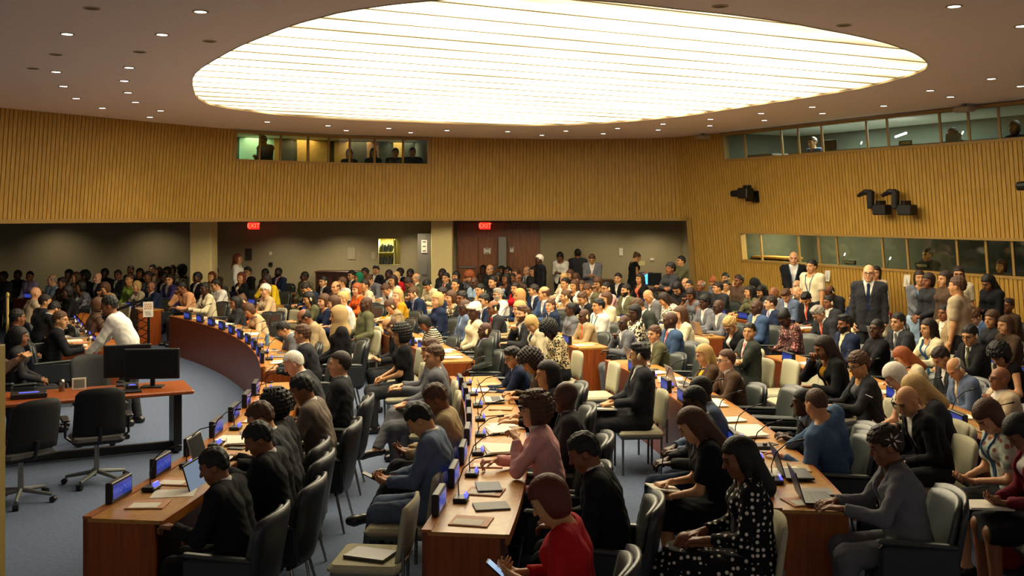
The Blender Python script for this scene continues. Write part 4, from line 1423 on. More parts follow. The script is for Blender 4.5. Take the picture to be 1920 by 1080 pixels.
OFFICE = [('backrest', OC_BACK, M_MESHB), ('seat', OC_SEAT, M_MESHB), ('spine', OC_SPINE, M_BLACK), ('gas_post', OC_POST, M_STEEL)] + [('armrest', a, M_BLACK) for a in OC_ARM] + [('base_leg', OC_LEG[k], M_GREYM, [('caster', OC_CAS[k], M_BLACK)]) for k in range(5)]
# the same two chairs as single shapes for the far rows, where no part can be told apart
def merged(parts, name):
    V = []; Fc = []; MI = []; mats = []
    for p in parts:
        for q in [p] + list(p[3] if len(p) > 3 else []):
            o = len(V); me = q[1]
            V += [tuple(v.co) for v in me.vertices]; Fc += [tuple(i + o for i in f.vertices) for f in me.polygons]
            if q[2] not in mats: mats.append(q[2])
            MI += [mats.index(q[2])] * len(me.polygons)
    me = mesh_from(name, V, Fc, False, MI)
    for m in mats: me.materials.append(m)
    return me
ARM_FAR = merged(ARMCHAIR, 'armchair'); SIDE_FAR = merged(SIDECHAIR, 'side_chair')
CHAIRS = []
def chair(kind, x, y, rz, sc=1.):
    s = FPX / max(y, 1)
    if kind == 'A':
        o = place(ARMCHAIR, 'armchair', (x, y, 0), rz, sc) if s > 92 else link('armchair', ARM_FAR)
    elif kind == 'S':
        o = place(SIDECHAIR, 'side_chair', (x, y, 0), rz, sc) if s > 92 else link('side_chair', SIDE_FAR)
    else:
        o = place(OFFICE, 'office_chair', (x, y, 0), rz, sc)
    o.location = (x, y, 0); o.rotation_euler = (0, 0, rz); o.scale = (sc, sc, sc)
    CHAIRS.append((x, y))
    return o
# ------------------------------------------------------------------ seat everybody
def rownear(R):
    """nearest row number and whether the seat is the desk seat (d) or the one behind it (a)"""
    f = (R - 17.1) / 2.28 + 1; n = int(math.floor(f)); fr = (f - n) * 2.28
    if n < 1: return (0, 'a' if R > 16.1 else 'p')
    return (n, 'd' if fr < 1.42 else 'a')
RINT = lambda n, t: (row_r(n) + .85, row_r(n) + 1.05) if t == 'd' else (row_r(n + 1) - .50, row_r(n + 1) - .28)

def facing_to(x, y, tx=CX, ty=CY):
    return atan2(-(tx - x), ty - y)

DONE = []
def xlim(y):
    """how far right one can stand or sit before the panelled wall"""
    if y > 25.2: return 4.0
    return 4.95 + (24.3 - y) * (8.6 - 4.95) / (24.3 - 17.1) - .30
def locate(px, py, hl, standing, rz_of, clamp=True, ring=None, rng=20, soft=1.):
    """root position, turn and scale that put the head's centre hl on the pixel, the hips on a seat ring, clear of those already seated"""
    best = None
    s0 = max((py - HORZ) / 1.55, 40)
    for i in range(-rng, rng + 1):
        sc = 1 + i * (.0042 if not standing else .0062)
        for dy in ((-2, -1, 0, 1, 2) if clamp else (0,)):
            z = hl[2] * sc
            hxx, hyy = unp(px, py + dy * s0 * .022, z)
            rz = rz_of(hxx, hyy)
            c, s_ = cos(rz), sin(rz)
            rx_, ry_ = hxx - sc * (hl[0] * c - hl[1] * s_), hyy - sc * (hl[0] * s_ + hl[1] * c)
            pen = abs(i) * .016 + abs(dy) * .06
            if clamp:
                R = hypot(rx_ - CX, ry_ - CY); n, t = ring if ring else rownear(R)
                if 1 <= n <= 5 and (ring or ry_ < 24.5):
                    a, b = RINT(n, t)
                    pen += max(0, a - R, R - b) * 5.5 * soft
            pen += max(0, rx_ - xlim(ry_)) * 5 * (rx_ > 0) + max(0, ry_ - 27.55) * 5
            for (x0, y0, w) in DONE:
                d = hypot(x0 - rx_, y0 - ry_)
                if d < .60: pen += (.60 - d) * 2.2
            for (x0, y0) in ((-7.75, 25.5), (-1.85, 27.2)):        # the two pillars
                d = hypot(x0 - rx_, y0 - ry_)
                if d < .8: pen += (.8 - d) * 3
            if best is None or pen < best[0]: best = (pen, rx_, ry_, rz, sc)
    DONE.append((best[1], best[2], .5))
    return best[1:]

ROWW = {1: 'front', 2: 'second', 3: 'third', 4: 'fourth', 5: 'fifth'}
def outfit_parts(tok, sex, stand):
    """(child name, garment kind, colour) of an outfit code"""
    f = tok.split(':'); k = f[0]; c = f[1:]
    P = []
    if k == 'J':
        P = [('jacket', 'jacket', c[0]), ('shirt', 'shirt_front', c[1])]
        if c[2] != '-': P.append(('tie', 'tie', c[2]))
        d = '%s suit' % cname(c[0]) + (' and %s tie' % cname(c[2]) if c[2] != '-' else ''); tr = c[0]
    elif k == 'C':
        P = [('jacket', 'cardigan', c[0]), ('top', 'shirt_front' if sex == 'm' else 'undertop', c[1])]; d = '%s jacket, %s top' % (cname(c[0]), cname(c[1])); tr = 'charcoal'
    elif k == 'CD':
        P = [('jacket', 'cardigan', c[0]), ('dress_top', 'undertop', c[1]), ('dress_skirt', 'skirt', c[1])]; d = '%s jacket, %s dress' % (cname(c[0]), cname(c[1])); tr = None
    elif k == 'S': P = [('shirt', 'shirt', c[0])]; d = '%s shirt' % cname(c[0]); tr = 'charcoal'
    elif k == 'B': P = [('blouse', 'blouse', c[0])]; d = '%s blouse' % cname(c[0]); tr = 'black'
    elif k == 'T': P = [('shirt', 'tee', c[0])]; d = 'short-sleeved %s top' % cname(c[0]); tr = 'charcoal'
    elif k == 'O': P = [('top', 'top', c[0])]; d = 'sleeveless %s top' % cname(c[0]); tr = 'black'
    elif k == 'OD': P = [('dress_top', 'top', c[0]), ('dress_skirt', 'long_skirt', c[0])]; d = 'sleeveless %s dress' % cname(c[0]); tr = None
    elif k == 'D': P = [('dress_top', 'tee', c[0]), ('dress_skirt', 'skirt', c[0])]; d = '%s dress' % cname(c[0]); tr = None
    elif k == 'DG': P = [('dress_top', 'blouse', c[0]), ('dress_skirt', 'long_skirt', c[0])]; d = '%s dress' % cname(c[0]); tr = None
    elif k == 'R': P = [('jacket', 'robe', c[0])]; d = '%s top' % cname(c[0]); tr = 'charcoal' if c[0] != 'black' else 'black'
    if tr: P.append(('trousers', 'trousers', tr))
    return P, d

PEOPLE = []
def make_person(px, py, sex, sk, hair, outfit, posekey, pose, flags, standing, near=False, zone=''):
    b = skel(posekey, pose, sex, near)
    s = b['s']
    fdir = [f for f in flags if f[0] == 'f' and f[1:].lstrip('-').isdigit()]
    if fdir:
        a = radians(float(fdir[0][1:])); rzf = lambda x, y: a - pi / 2
    else:
        rzf = lambda x, y: facing_to(x, y)
    ring = [f for f in flags if f[0] == 'r' and f[1:2].isdigit()]
    x, y, rz, sc = locate(px, py, s.Hc, standing, rzf, not standing and not fdir, (int(ring[0][1]), ring[0][2]) if ring else ((1, 'd') if px > 235 and py > 536 and px < 560 and hypot(unp(px, py, 1.2)[0] - CX, unp(px, py, 1.2)[1] - CY) < 17.9 else None), 20, .35 if near else 1.)
    o = bpy.data.objects.new('person', body_mesh(b)); COL.objects.link(o)
    o.location = (x, y, 0); o.rotation_euler = (0, 0, rz); o.scale = (sc, sc, sc)
    for i, m in ((0, skin(sk)), (2, lips(sk))):
        o.material_slots[i].link = 'OBJECT'; o.material_slots[i].material = m
    P, desc = outfit_parts(outfit, sex, standing)
    tr = pose.get('tr')
    if 'K' in ''.join(g for g in flags if g.isupper()): P = [q for q in P if q[0] != 'trousers'] + [('skirt', 'skirt', 'black')]
    for nm, kind, col in P:
        if kind == 'trousers' and tr: col = tr
        link(nm, garment(b, kind), cloth(col), o, True)
    shoe = pose.get('sho', 'black')
    for i in (0, 1): link('shoe', garment(b, 'shoe%d' % i), mat('shoe_leather_' + shoe, '#15130f' if shoe == 'black' else '#6a4022', .3, .15, 40, spec=.6), o, True)
    HM = Matrix.Translation(Vector(s.Hc)) @ Matrix([list(r) for r in s.Fh]).to_4x4()
    def headchild(nm, me, m):
        c = link(nm, me, m, o, True); c.matrix_local = HM; return c
    st, hc = hair[0], hair[1]
    if st != 'b':
        nm = {'t': 'headwrap', 'h': 'headscarf', 'x': 'cap'}.get(st, 'hair')
        headchild(nm, hair_mesh(st), (mat('wrap_' + hc, HCOL[hc][1], .85, .15, 60, bump=.15) if st in 'th' else hairm(hc)))
    fl = ''.join(f for f in flags if f.isupper())
    if 'B' in fl: headchild('beard', beard_mesh(), hairm(hc if hc in HCOL else 'k'))
    if 'G' in fl: headchild('glasses', glasses_mesh(), M_BLACK)
    if 'E' in fl: headchild('earpiece', earpiece_mesh(), mat('earpiece_shell', '#cdb98e', .35, .05, 40))
    if 'L' in fl: link('lanyard', garment(b, 'lanyard'), mat('lanyard_strap', '#2f5f86', .6, .1, 40), o, True)
    # what tells this person apart
    R = hypot(x - CX, y - CY); n, t = rownear(R); ang = math.degrees(atan2(y - CY, x - CX))
    hd = 'bald head' if st == 'b' else HSTY[st].format(HCOL[hc][0])
    core = 'person, %s, %s' % (hd, desc)
    if 'B' in fl: core += ', beard'
    elif 'G' in fl and len(core.split()) < 9: core += ', glasses'
    if zone: pl = zone
    elif standing: pl = 'standing by right wall' if px > 1400 else 'standing at back wall'
    elif fdir: pl = 'at the podium'
    elif y > 24.2 or (x < -8.5 and y > 20): pl = 'in back seats'
    elif n > 5: pl = 'by right wall'
    else: pl = ('at %s desk row' if t == 'd' else 'behind %s desk row') % ROWW[max(n, 1)]
    o['category'] = 'person'
    PENDING.setdefault((core + ', ' + pl, '{o} from left'), []).append((px, o))
    o['group'] = 'people ' + pl
    rec = dict(o=o, x=x, y=y, rz=rz, sc=sc, n=n, t=t, R=R, ang=ang, px=px, py=py, stand=standing, desc='person in %s' % desc, core=core, pl=pl, fd=bool(fdir), near=near)
    PEOPLE.append(rec)
    return rec

NEARP = {}
for k, (ln, p) in NEAR.items():
    f = ln.split(); st = p.get('legs') == 'stand'
    NEARP[k] = make_person(float(f[0]), float(f[1]), f[2][0], int(f[2][1]), f[3], f[4], k, p, f[5:], st, True, p.get('zone', ''))
for ln in sorted(CROWD.strip().split('\n'), key=lambda l: -float(l.split()[1])):
    f = ln.split()
    px, py, sx, hr, of, po = float(f[0]), float(f[1]), f[2], f[3], f[4], f[5]
    fl = f[6:]
    p = dict(POSES[po]); y = [g for g in fl if g[0] == 'y']
    yaw = int(y[0][1:]) if y else [0, -22, 22, 0, 12][int(px * 7 + py) % 5]
    p['hy'] = yaw
    make_person(px, py, sx[0], int(sx[1]), hr, of, '%s%d' % (po, yaw), p, fl, False)
for ln in STANDING.strip().split('\n'):
    f = ln.split()
    make_person(float(f[0]), float(f[1]), f[2][0], int(f[2][1]), f[3], f[4], f[5], POSES[f[5]], f[6:], True)

def chair_for(p):
    if p['stand']: return
    k = 'A' if p['t'] in 'dp' or (p['n'] == 0 and p['R'] < 16.2) else 'S'
    if p['pl'] in ('in back seats', 'by right wall'): k = 'S' if int(p['px']) % 3 else 'A'
    if p['fd']: k = 'A'
    cr_ = facing_to(p['x'], p['y']) if not p['fd'] else p['rz']
    x, y = p['x'], p['y']
    if p['t'] == 'a' and 1 <= p['n'] <= 4 and y < 24:      # backs stand clear of the next desk
        d = hypot(x - CX, y - CY); q = min(d, row_r(p['n'] + 1) - .29) / d
        x, y = CX + (x - CX) * q, CY + (y - CY) * q
    o = chair(k, x, y, cr_, p['sc'])
    o['category'] = 'chair'
    kind = 'dark armchair' if k == 'A' else 'sage side chair'
    o['group'] = ('dark armchairs' if k == 'A' else 'sage side chairs') + ' in use'
    p['chair'] = o
    if len((kind + ' under ' + ' '.join(p['desc'].split()[:6]) + ' ' + p['pl']).split()) > 13: p['desc'] = ' '.join(p['desc'].split()[:4])
    PENDING.setdefault(('%s under %s, %s' % (kind, ' '.join(p['desc'].split()[:6]).rstrip(','), p['pl']), '{o} from left'), []).append((p['px'], o))
for p in PEOPLE: chair_for(p)
# ------------------------------------------------------------------ things on the desks
def at(n, r, a):
    """plan point at radius offset r from row n's front edge, angle a in degrees"""
    R = row_r(n) + r; return CX + R * cos(radians(a)), CY + R * sin(radians(a))
TOP = .7405
b = MB(); b.box(0, 0, .072, .30, .05, .144, bev=.006); SG_CASE = b.mesh('case')
b = MB(); b.box(0, .026, 0, .262, .003, .096); SG_SCR = b.mesh('screen')
b = MB(); b.box(0, -.026, 0, .262, .003, .096); SG_SCRB = b.mesh('screen')
def sign(x, y, rz):
    r = empty('name_sign', (x, y, .7525), rz); link('case', SG_CASE, M_BLACK, r)
    for me in (SG_SCR, SG_SCRB): link('screen', me, M_LCD, r).location = (0, 0, .076)
    return r
b = MB(); b.box(0, 0, .016, .13, .10, .032, bev=.008); MC_BASE = b.mesh('base')
b = MB(); b.box(0, -.035, .045, .085, .014, .034, M=Matrix.Rotation(radians(-25), 3, 'X'), bev=.003); MC_DISP = b.mesh('display')
b = MB(); b.tube([(.03, .02, .03), (.03, .025, .12), (.03, -.01, .22), (.03, -.09, .29), (.03, -.17, .31)], .0045, 6); MC_NECK = b.mesh('gooseneck', True)
b = MB(); b.tube([(.03, -.165, .309), (.03, -.215, .318)], [.008, .010], 8); MC_TIP = b.mesh('capsule', True)
def mic(x, y, rz):
    r = empty('microphone', (x, y, TOP), rz)
    link('base', MC_BASE, M_BLACK, r); link('display', MC_DISP, M_LCDB, r)
    link('capsule', MC_TIP, M_BLACK, link('gooseneck', MC_NECK, M_BLACKM, r))
    return r
M_ORANGE = mat('orange_print', '#b57d58', .6, .25, 20)
M_BUFF = mat('buff_folder', '#a88a5e', .7, .12, 30)
M_GREYC = mat('grey_cover', '#6f6c68', .55, .15, 30)
M_SILVER = mat('laptop_aluminium', '#a9a6a3', .35, .05, 60, metal=.7)
M_SCREENG = mat('laptop_screen_lit', '#20262e', .5, .2, 8, spec=.1, emit=(.35, .45, .6), estr=.22)
M_SCREEND = mat('laptop_screen_dark', '#15181b', .55, .1, 20, spec=.12)
b = MB()
for i in range(4): b.box(.004 * i, .003 * i, .0025 + .004 * i, .21, .297, .0035, rz=.04 * i - .05)
PAPERS = b.mesh('paper_stack')
b = MB(); b.box(0, 0, .001, .21, .297, .002); PAPER = b.mesh('paper_sheet')
b = MB(); b.box(0, 0, .004, .21, .26, .008, bev=.002); BROCH = b.mesh('brochure')
b = MB(); b.box(.035, -.01, .0091, .12, .19, .002); BROCHW = b.mesh('white_label')
b = MB(); b.box(0, 0, .006, .18, .24, .012, bev=.003); BOOK = b.mesh('notebook')
b = MB(); b.box(0, 0, .005, .07, .145, .009, bev=.003); PHONE = b.mesh('phone')
LAPB = MB(); LAPB.box(0, 0, .008, .31, .215, .015, bev=.004); LAPB = LAPB.mesh('base')
LAPK = MB(); LAPK.box(0, -.02, .0162, .27, .10, .002); LAPK = LAPK.mesh('keyboard')
LAPS = MB(); LAPS.box(0, .105 + .035, .115, .31, .008, .215, M=Matrix.Rotation(radians(-17), 3, 'X'), bev=.003); LAPS = LAPS.mesh('lid')
LAPD = MB(); LAPD.box(0, .105 + .0303, .1135, .29, .002, .19, M=Matrix.Rotation(radians(-17), 3, 'X')); LAPD = LAPD.mesh('display')
def laptop(x, y, z, rz, body, lit=True):
    r = empty('laptop', (x, y, z), rz)          # local -y is the user's side
    link('keyboard', LAPK, M_BLACK, link('base', LAPB, body, r)); link('display', LAPD, M_SCREENG if lit else M_SCREEND, link('lid', LAPS, body, r))
    return r

STRETCH = {'near': 'nearest', 'mid': 'middle', 'far': 'farthest'}
PITCH = .685
for (n, bl), (a0, a1) in BLOCKS.items():
    R = row_r(n); ln = radians(a1 - a0) * R; k = int((ln - .2) / PITCH)
    where = '%s desk row, %s stretch' % (NAMES[n], STRETCH[bl])
    for i in range(k):
        a = a0 + math.degrees((.42 + i * PITCH) / R)
        x, y = at(n, .03, a)
        px, py = proj(x, y, .8)
        if y > 25 or not (-30 < px < 1960) or y < 4.5: continue
        far = FPX / y < 84
        rz = radians(a) - pi / 2                # local +y points away from the room's centre
        o = sign(x, y, rz); later(o, 'blue-lit name sign on ' + where, y, 'name sign', 'name signs on the desks', '{o} from near end')
        if far: continue
        x, y = at(n, .14, a + math.degrees(.27 / R))
        o = mic(x, y, rz + pi); later(o, 'gooseneck microphone on ' + where, y, 'microphone', 'desk microphones', '{o} from near end')
        rnd = random.Random(n * 1000 + i * 7 + len(bl))
        for q in range(2):
            t = rnd.random()
            rr = .26 + .10 * q + rnd.uniform(-.03, .03); aa = a + math.degrees((rnd.uniform(-.12, .12) + (.12 if q else -.12)) / R)
            x, y = at(n, rr, aa); w = radians(aa) - pi / 2 + rnd.uniform(-.35, .35)
            if q and t < .35: continue
            h = (.0145 if q else 0)
            if t < .33 and not q: o = link('paper_stack', PAPERS, M_WHITE); base = 'stack of white papers on '; g = 'paper stacks on the desks'; cat = 'papers'
            elif t < .55 and not q: o = empty('brochure'); link('cover', BROCH, M_ORANGE, o); link('white_label', BROCHW, M_WHITE, o); base = 'orange brochure on '; g = 'brochures on the desks'; cat = 'brochure'
            elif t < .62: o = link('paper_sheet', PAPER, M_WHITE); base = 'white paper sheet on '; g = 'paper sheets on the desks'; cat = 'paper'; h = 0
            elif t < .74: o = link('notebook', BOOK, M_GREYC if rnd.random() < .5 else M_BUFF); base = 'closed notebook on '; g = 'notebooks on the desks'; cat = 'notebook'
            elif t < .86: o = link('mobile_phone', PHONE, M_BLACK); base = 'dark phone on '; g = 'phones on the desks'; cat = 'phone'; h = 0
            else: o = link('folder', BROCH, M_BUFF); base = 'buff folder on '; g = 'folders on the desks'; cat = 'folder'
            o.location = (x, y, TOP + .0005 + h * 0); o.rotation_euler = (0, 0, w)
            later(o, base + where, y, cat, g, '{o} from near end')

def desk_ang(x, y): return atan2(y - CY, x - CX) - pi / 2
LAPS_AT = [(1166, 684, 'S', 1, 'silver laptop before the man in glasses behind the second desk row'), (1263, 722, 'S', 1, 'silver laptop of the blond woman with the yellow scarf'), (1225, 632, 'T', 1, 'tan laptop lid beside the man in the blue suit'),
           (1303, 628, 'S', 1, 'silver laptop on the end of a middle desk'), (1590, 642, 'S', 1, 'open grey laptop at the fifth desk row'), (1832, 686, 'S', 0, 'white tablet computer on a stand at the fifth desk row'),
           (375, 868, 'S', 0, 'white-framed tablet propped on the front left desk'), (905, 752, 'S', 1, 'open white laptop under the hands of the man in glasses'),
           (1500, 892, 'D', 1, 'dark open laptop further from the desk corner at right'), (1545, 938, 'D', 1, 'dark open laptop nearest the desk corner at right'), (372, 938, 'D', 1, 'dark laptop with a pale blue screen at the near end of the front desk'), (402, 568, 'D', 0, 'dark laptop before the man in glasses and white shirt')]
M_TANLID = mat('tan_lid', '#a8875c', .5, .1, 40)
for px, py, c, lit, lb in LAPS_AT:
    x, y = unp(px, py, .75)
    R = hypot(x - CX, y - CY); n = int(round((R - .3 - 17.1) / 2.28)) + 1; n = min(max(n, 1), 5)
    a = math.degrees(atan2(y - CY, x - CX)); x, y = at(n, .33 if px != 372 else .56, a + (1.2 if px == 372 else 0))
    o = laptop(x, y, TOP + (.016 if px != 372 else -.03), radians(a) + pi / 2, {'S': M_SILVER, 'D': M_BLACK, 'T': M_TANLID}[c], lit)
    tag(o, lb, 'laptop', 'laptops on the desks')
def on_lap(k, fwd, z, me, m, name, lb, cat, rz=0., side=0.):
    p = NEARP[k] if isinstance(k, str) else k
    c, s_ = cos(p['rz']), sin(p['rz']); sc = p['sc']
    o = link(name, me, m); o.location = (p['x'] + (side * c - fwd * s_) * sc, p['y'] + (side * s_ + fwd * c) * sc, z * sc); o.rotation_euler = (0, 0, p['rz'] + rz)
    tag(o, lb, cat); return o
b = MB(); b.box(0, 0, 0, .072, .148, .009, bev=.003); b2 = b.mesh('mobile_phone')
o = on_lap('n239', .43, .815, b2, M_BLACK, 'mobile_phone', 'lit phone in the hands of the woman in red', 'phone', 0, -.02); o.rotation_euler[0] = radians(40)
q = MB(); q.box(0, 0, .0055, .064, .135, .002); link('display', q.mesh('display'), mat('phone_display', '#a8c4e6', .3, .1, 9, emit=(.35, .55, .85), estr=.35), o)
o = on_lap('n242', .50, .755, b2, M_BLACK, 'mobile_phone', 'dark phone held by the man in the blue-grey suit', 'phone'); o.rotation_euler[0] = radians(25)
o = on_lap('n236', .44, .70, BOOK, M_WHITE, 'notebook', 'open white notebook on the lap of the long-haired woman writing', 'notebook', .3); o.rotation_euler[0] = radians(10)
b = MB(); b.tube([(0, 0, 0), (.03, -.02, .13)], .005, 6); on_lap('n236', .46, .80, b.mesh('pen'), M_BLACK, 'pen', 'pen held over the notebook by the long-haired woman', 'pen', 0, .02)
def find(px, py):
    return min(PEOPLE, key=lambda p: abs(p['px'] - px) + .3 * abs(HORZ + FPX * (CAMH - 1.2) / p['y'] - py))
o = on_lap(find(1200, 666), .42, .665, PAPERS, M_WHITE, 'paper_stack', 'white papers on the lap of the man in glasses', 'papers')
o = on_lap(find(1915, 800), .42, .66, PAPERS, M_WHITE, 'paper_stack', 'white papers on the lap of the woman in maroon', 'papers')
# hair flower of the woman typing at the right-hand desk corner
p = NEARP['n234']; s = BODY[('n234', 'f')]['s']
b = MB()
for k in range(6):
    w = 2 * pi * k / 6
    b.add([(0, 0, 0), (.026 * cos(w - .28), .026 * sin(w - .28), .010), (.058 * cos(w), .058 * sin(w), .022), (.026 * cos(w + .28), .026 * sin(w + .28), .010), (.02 * cos(w), .02 * sin(w), -.004)], [(0, 1, 2, 3), (0, 3, 4), (0, 4, 1), (1, 4, 2), (2, 4, 3)])
o = b.build('hair_flower', mat('white_petal', '#d8c4b4', .6, .08, 30), p['o'])
o.matrix_local = Matrix.Translation(Vector(s.Hc + s.Fh @ A(-.085, -.045, .045))) @ Matrix([list(r) for r in s.Fh]).to_4x4() @ Matrix.Rotation(radians(-90), 4, 'Y')
# loose things the photo shows larger
for px, py, k, lb in ((935, 806, 'P', 'thick stack of white papers before the woman in pink'), (925, 842, 'P', 'large white paper stack with a pen on the second desk near the woman in pink'), (432, 826, 'P', 'white papers being written on at the front desk row'), (462, 605, 'P', 'large white document on the front desk before the woman in orange'), (1430, 812, 'P', 'cream papers under the hand of the man in light blue shirt'), (905, 912, 'B', 'dark blue booklet on the second desk row')):
    x, y = unp(px, py, .76); R = hypot(x - CX, y - CY); n = min(max(int(round((R - .3 - 17.1) / 2.28)) + 1, 1), 5); a = math.degrees(atan2(y - CY, x - CX)); x, y = at(n, .30, a)
    o = link('paper_stack', PAPERS, M_WHITE) if k == 'P' else link('booklet', BOOK, mat('navy_cover', '#2c3450', .5, .15, 30)); o.location = (x, y, TOP + .012); o.rotation_euler = (0, 0, radians(a) + .2); tag(o, lb, 'papers' if k == 'P' else 'booklet')
x, y = unp(1462, 836, .77); a = math.degrees(atan2(y - CY, x - CX)); x, y = at(3, .24, a); o = empty('audio_console', (x, y, TOP), radians(a)); tag(o, 'black interpretation audio unit with tangled cables on the third desk row', 'console')
b = MB(); b.box(0, 0, .02, .22, .15, .04, bev=.008); b.build('housing', M_BLACK, o)
b = MB(); b.lathe(-.05, .02, [(.035, .04), (.035, .055), (.001, .06)], 14, False); b.lathe(.05, -.02, [(.02, .04), (.02, .06), (.001, .064)], 12, False); b.build('dial', M_GREYC, o)
b = MB(); b.tube([(.11, .05, .02), (.2, .12, .012), (.16, .2, .010), (.02, .16, .010), (-.1, .2, .010), (-.2, .1, .010), (-.12, .02, .012)], .005, 6); b.build('cable', M_BLACK, o, True)
p = NEARP['n234']
q = find(1680, 706); o = on_lap(q, .40, .90, BOOK, M_BLACK, 'tablet', 'dark tablet held up by the white-haired woman in print top', 'tablet'); o.rotation_euler[0] = radians(55)
# bottles, cups, bags
def bottle(px, py, z, m, lb, h=.2, r=.032):
    x, y = unp(px, py, z); o = empty('water_bottle', (x, y, z))
    b = MB(); b.lathe(0, 0, [(r * .9, 0), (r, .01), (r, h * .72), (r * .45, h * .88), (r * .4, h * .9)], 14); b.build('body', m, o, True)
    b = MB(); b.cyl(0, 0, h * .9, h, r * .45, r * .45, 12); b.build('cap', M_WHITE, o); tag(o, lb, 'bottle'); return o
bottle(501, 648, TOP, mat('blue_bottle', '#5f7f9c', .2, .1, 20), 'blue water bottle on the front desk beside the man in grey')
bottle(435, 594, TOP, mat('pale_bottle', '#c9bf96', .3, .1, 20), 'pale bottle on the front desk row by a dark laptop')
bottle(1905, 672, TOP, mat('beige_flask', '#8f8678', .4, .1, 20), 'beige flask on a desk at the right edge of the view', .24, .04)
x, y = unp(525, 782, .80)
b = MB(); b.lathe(0, 0, [(.001, .0), (.035, .012), (.05, .045), (.045, .085), (.022, .11), (.001, .115)], 16, False); o = b.build('orange_ornament', mat('orange_added_glow', '#d8641c', .5, .2, 18, emit=(.9, .22, .02), estr=.35), None, True)  # no lamp: a weak glow is put into the ornament's material
x, y = at(1, .40, 3.6); o.location = (x, y, TOP); tag(o, 'round bright orange ornament on the front desk row', 'ornament')
def bag(px, py, w, d, h, m, lb, handles=None):
    x, y = unp(px, py, 0.); o = empty('bag', (x, y, 0), .4)
    b = MB(); b.lathe(0, 0, [(.30, 0), (.33, .02), (.34, h * .5), (.30, h * .9), (.26, h)], 4); b.V = [(vx * w / .48, vy * d / .48, vz) for vx, vy, vz in b.V]
    b.V = [(cos(pi / 4) * vx - sin(pi / 4) * vy if False else vx, vy, vz) for vx, vy, vz in b.V]; b.build('body', m, o)
    for sy in (-1, 1):
        b = MB(); b.tube([(-w * .22, sy * d * .3, h * .95), (-w * .18, sy * d * .3, h * 1.28), (w * .18, sy * d * .3, h * 1.28), (w * .22, sy * d * .3, h * .95)], .010, 6); b.build('handle', handles or m, o, True)
    tag(o, lb, 'bag'); return o
M_RED = mat('red_leather', '#8f1f22', .5, .15, 40)
bag(1888, 1060, .34, .16, .30, M_RED, 'dark red tote bag on the carpet under the chair at lower right')
bag(1868, 1032, .26, .18, .22, mat('white_plastic_bag', '#b9b2a0', .6, .15, 20, bump=.4), 'crumpled white bag on the carpet beside the red tote')
bag(1372, 1098, .30, .14, .20, mat('dark_bag', '#1a1518', .6, .15, 30), 'dark handbag with red straps under the polka-dot dress chair', M_RED)
bag(1300, 845, .26, .14, .20, mat('grey_bag', '#4a4540', .6, .15, 30), 'grey handbag on the carpet beside the long-haired woman writing')

# ------------------------------------------------------------------ empty chairs the photo shows
EMPTY = [('S', 1, 'a', 712, 1040, .46), ('S', 1, 'a', 768, 975, .46), ('S', 2, 'a', 1122, 738, .46), ('S', 2, 'a', 1200, 800, .46), ('S', 1, 'a', 665, 651, .46), ('S', 1, 'a', 682, 666, .46), ('S', 1, 'a', 538, 596, .7), ('S', 1, 'a', 560, 600, .7),
         ('S', 3, 'a', 1481, 697, .7), ('S', 3, 'a', 1521, 712, .7), ('S', 3, 'a', 1569, 735, .7), ('S', 4, 'a', 1450, 625, .7), ('S', 4, 'a', 1820, 698, .7), ('S', 3, 'a', 1795, 820, .7), ('S', 3, 'a', 1010, 570, .7), ('S', 3, 'a', 1050, 585, .7),
         ('A', 3, 'd', 1436, 742, .7), ('A', 3, 'd', 1484, 766, .7), ('A', 2, 'd', 846, 637, .7), ('A', 2, 'd', 866, 648, .7), ('A', 2, 'd', 928, 710, .7), ('A', 3, 'd', 1285, 690, .7), ('A', 3, 'd', 1272, 674, .7), ('A', 1, 'd', 512, 606, .7), ('A', 2, 'd', 1012, 886, .7),
         ('A', 4, 'd', 1570, 690, .7), ('A', 2, 'd', 690, 590, .7)]
for k, n, t, px, py, z in EMPTY:
    x, y = unp(px, py, z); a = math.degrees(atan2(y - CY, x - CX)); R = hypot(x - CX, y - CY) - (.22 if z > .5 else .03)
    lo, hi = RINT(n, t); R = min(max(R, lo), row_r(n + 1) - .29 if t == 'a' else hi + .1)
    if any(hypot(CX + R * cos(radians(a)) - q[0], CY + R * sin(radians(a)) - q[1]) < .42 for q in CHAIRS):
        for da in (.6, -.6, 1.2, -1.2, 1.8, -1.8):
            if not any(hypot(CX + R * cos(radians(a + da)) - q[0], CY + R * sin(radians(a + da)) - q[1]) < .42 for q in CHAIRS): a += da; break
    x, y = CX + R * cos(radians(a)), CY + R * sin(radians(a))
    o = chair(k, x, y, facing_to(x, y))
    later(o, 'empty %s %s %s desk row' % ('dark armchair' if k == 'A' else 'sage side chair', 'at' if t == 'd' else 'behind', NAMES[n]), px, 'chair', 'empty ' + ('armchairs' if k == 'A' else 'side chairs'))
    if (px, py) == (712, 1040):
        b = MB(); b.box(0, 0, .012, .30, .21, .022, bev=.004); c = b.build('closed_laptop', mat('dark_lid', '#3a3428', .4, .15, 30)); c.location = (x - .03, y - .03, .4585); c.rotation_euler = (0, 0, -.35)
        tag(c, 'closed dark laptop lying on the empty sage chair in the foreground', 'laptop')
M_BROWNL = mat('brown_leather', '#6b4a34', .45, .15, 50)
for px, py in ((1240, 548), (1706, 590)):
    x, y = unp(px, py, .72); o = place([('backrest', SC_BACK, M_BROWNL), ('seat', SC_SEAT, M_BROWNL), ('frame', SC_FRAME, M_BLACKM)] + [('leg', l, M_BLACKM) for l in SC_LEG], 'side_chair', (x, y, 0), facing_to(x, y), 1.05)
    later(o, 'empty brown leather side chair', px, 'chair', 'brown leather chairs')

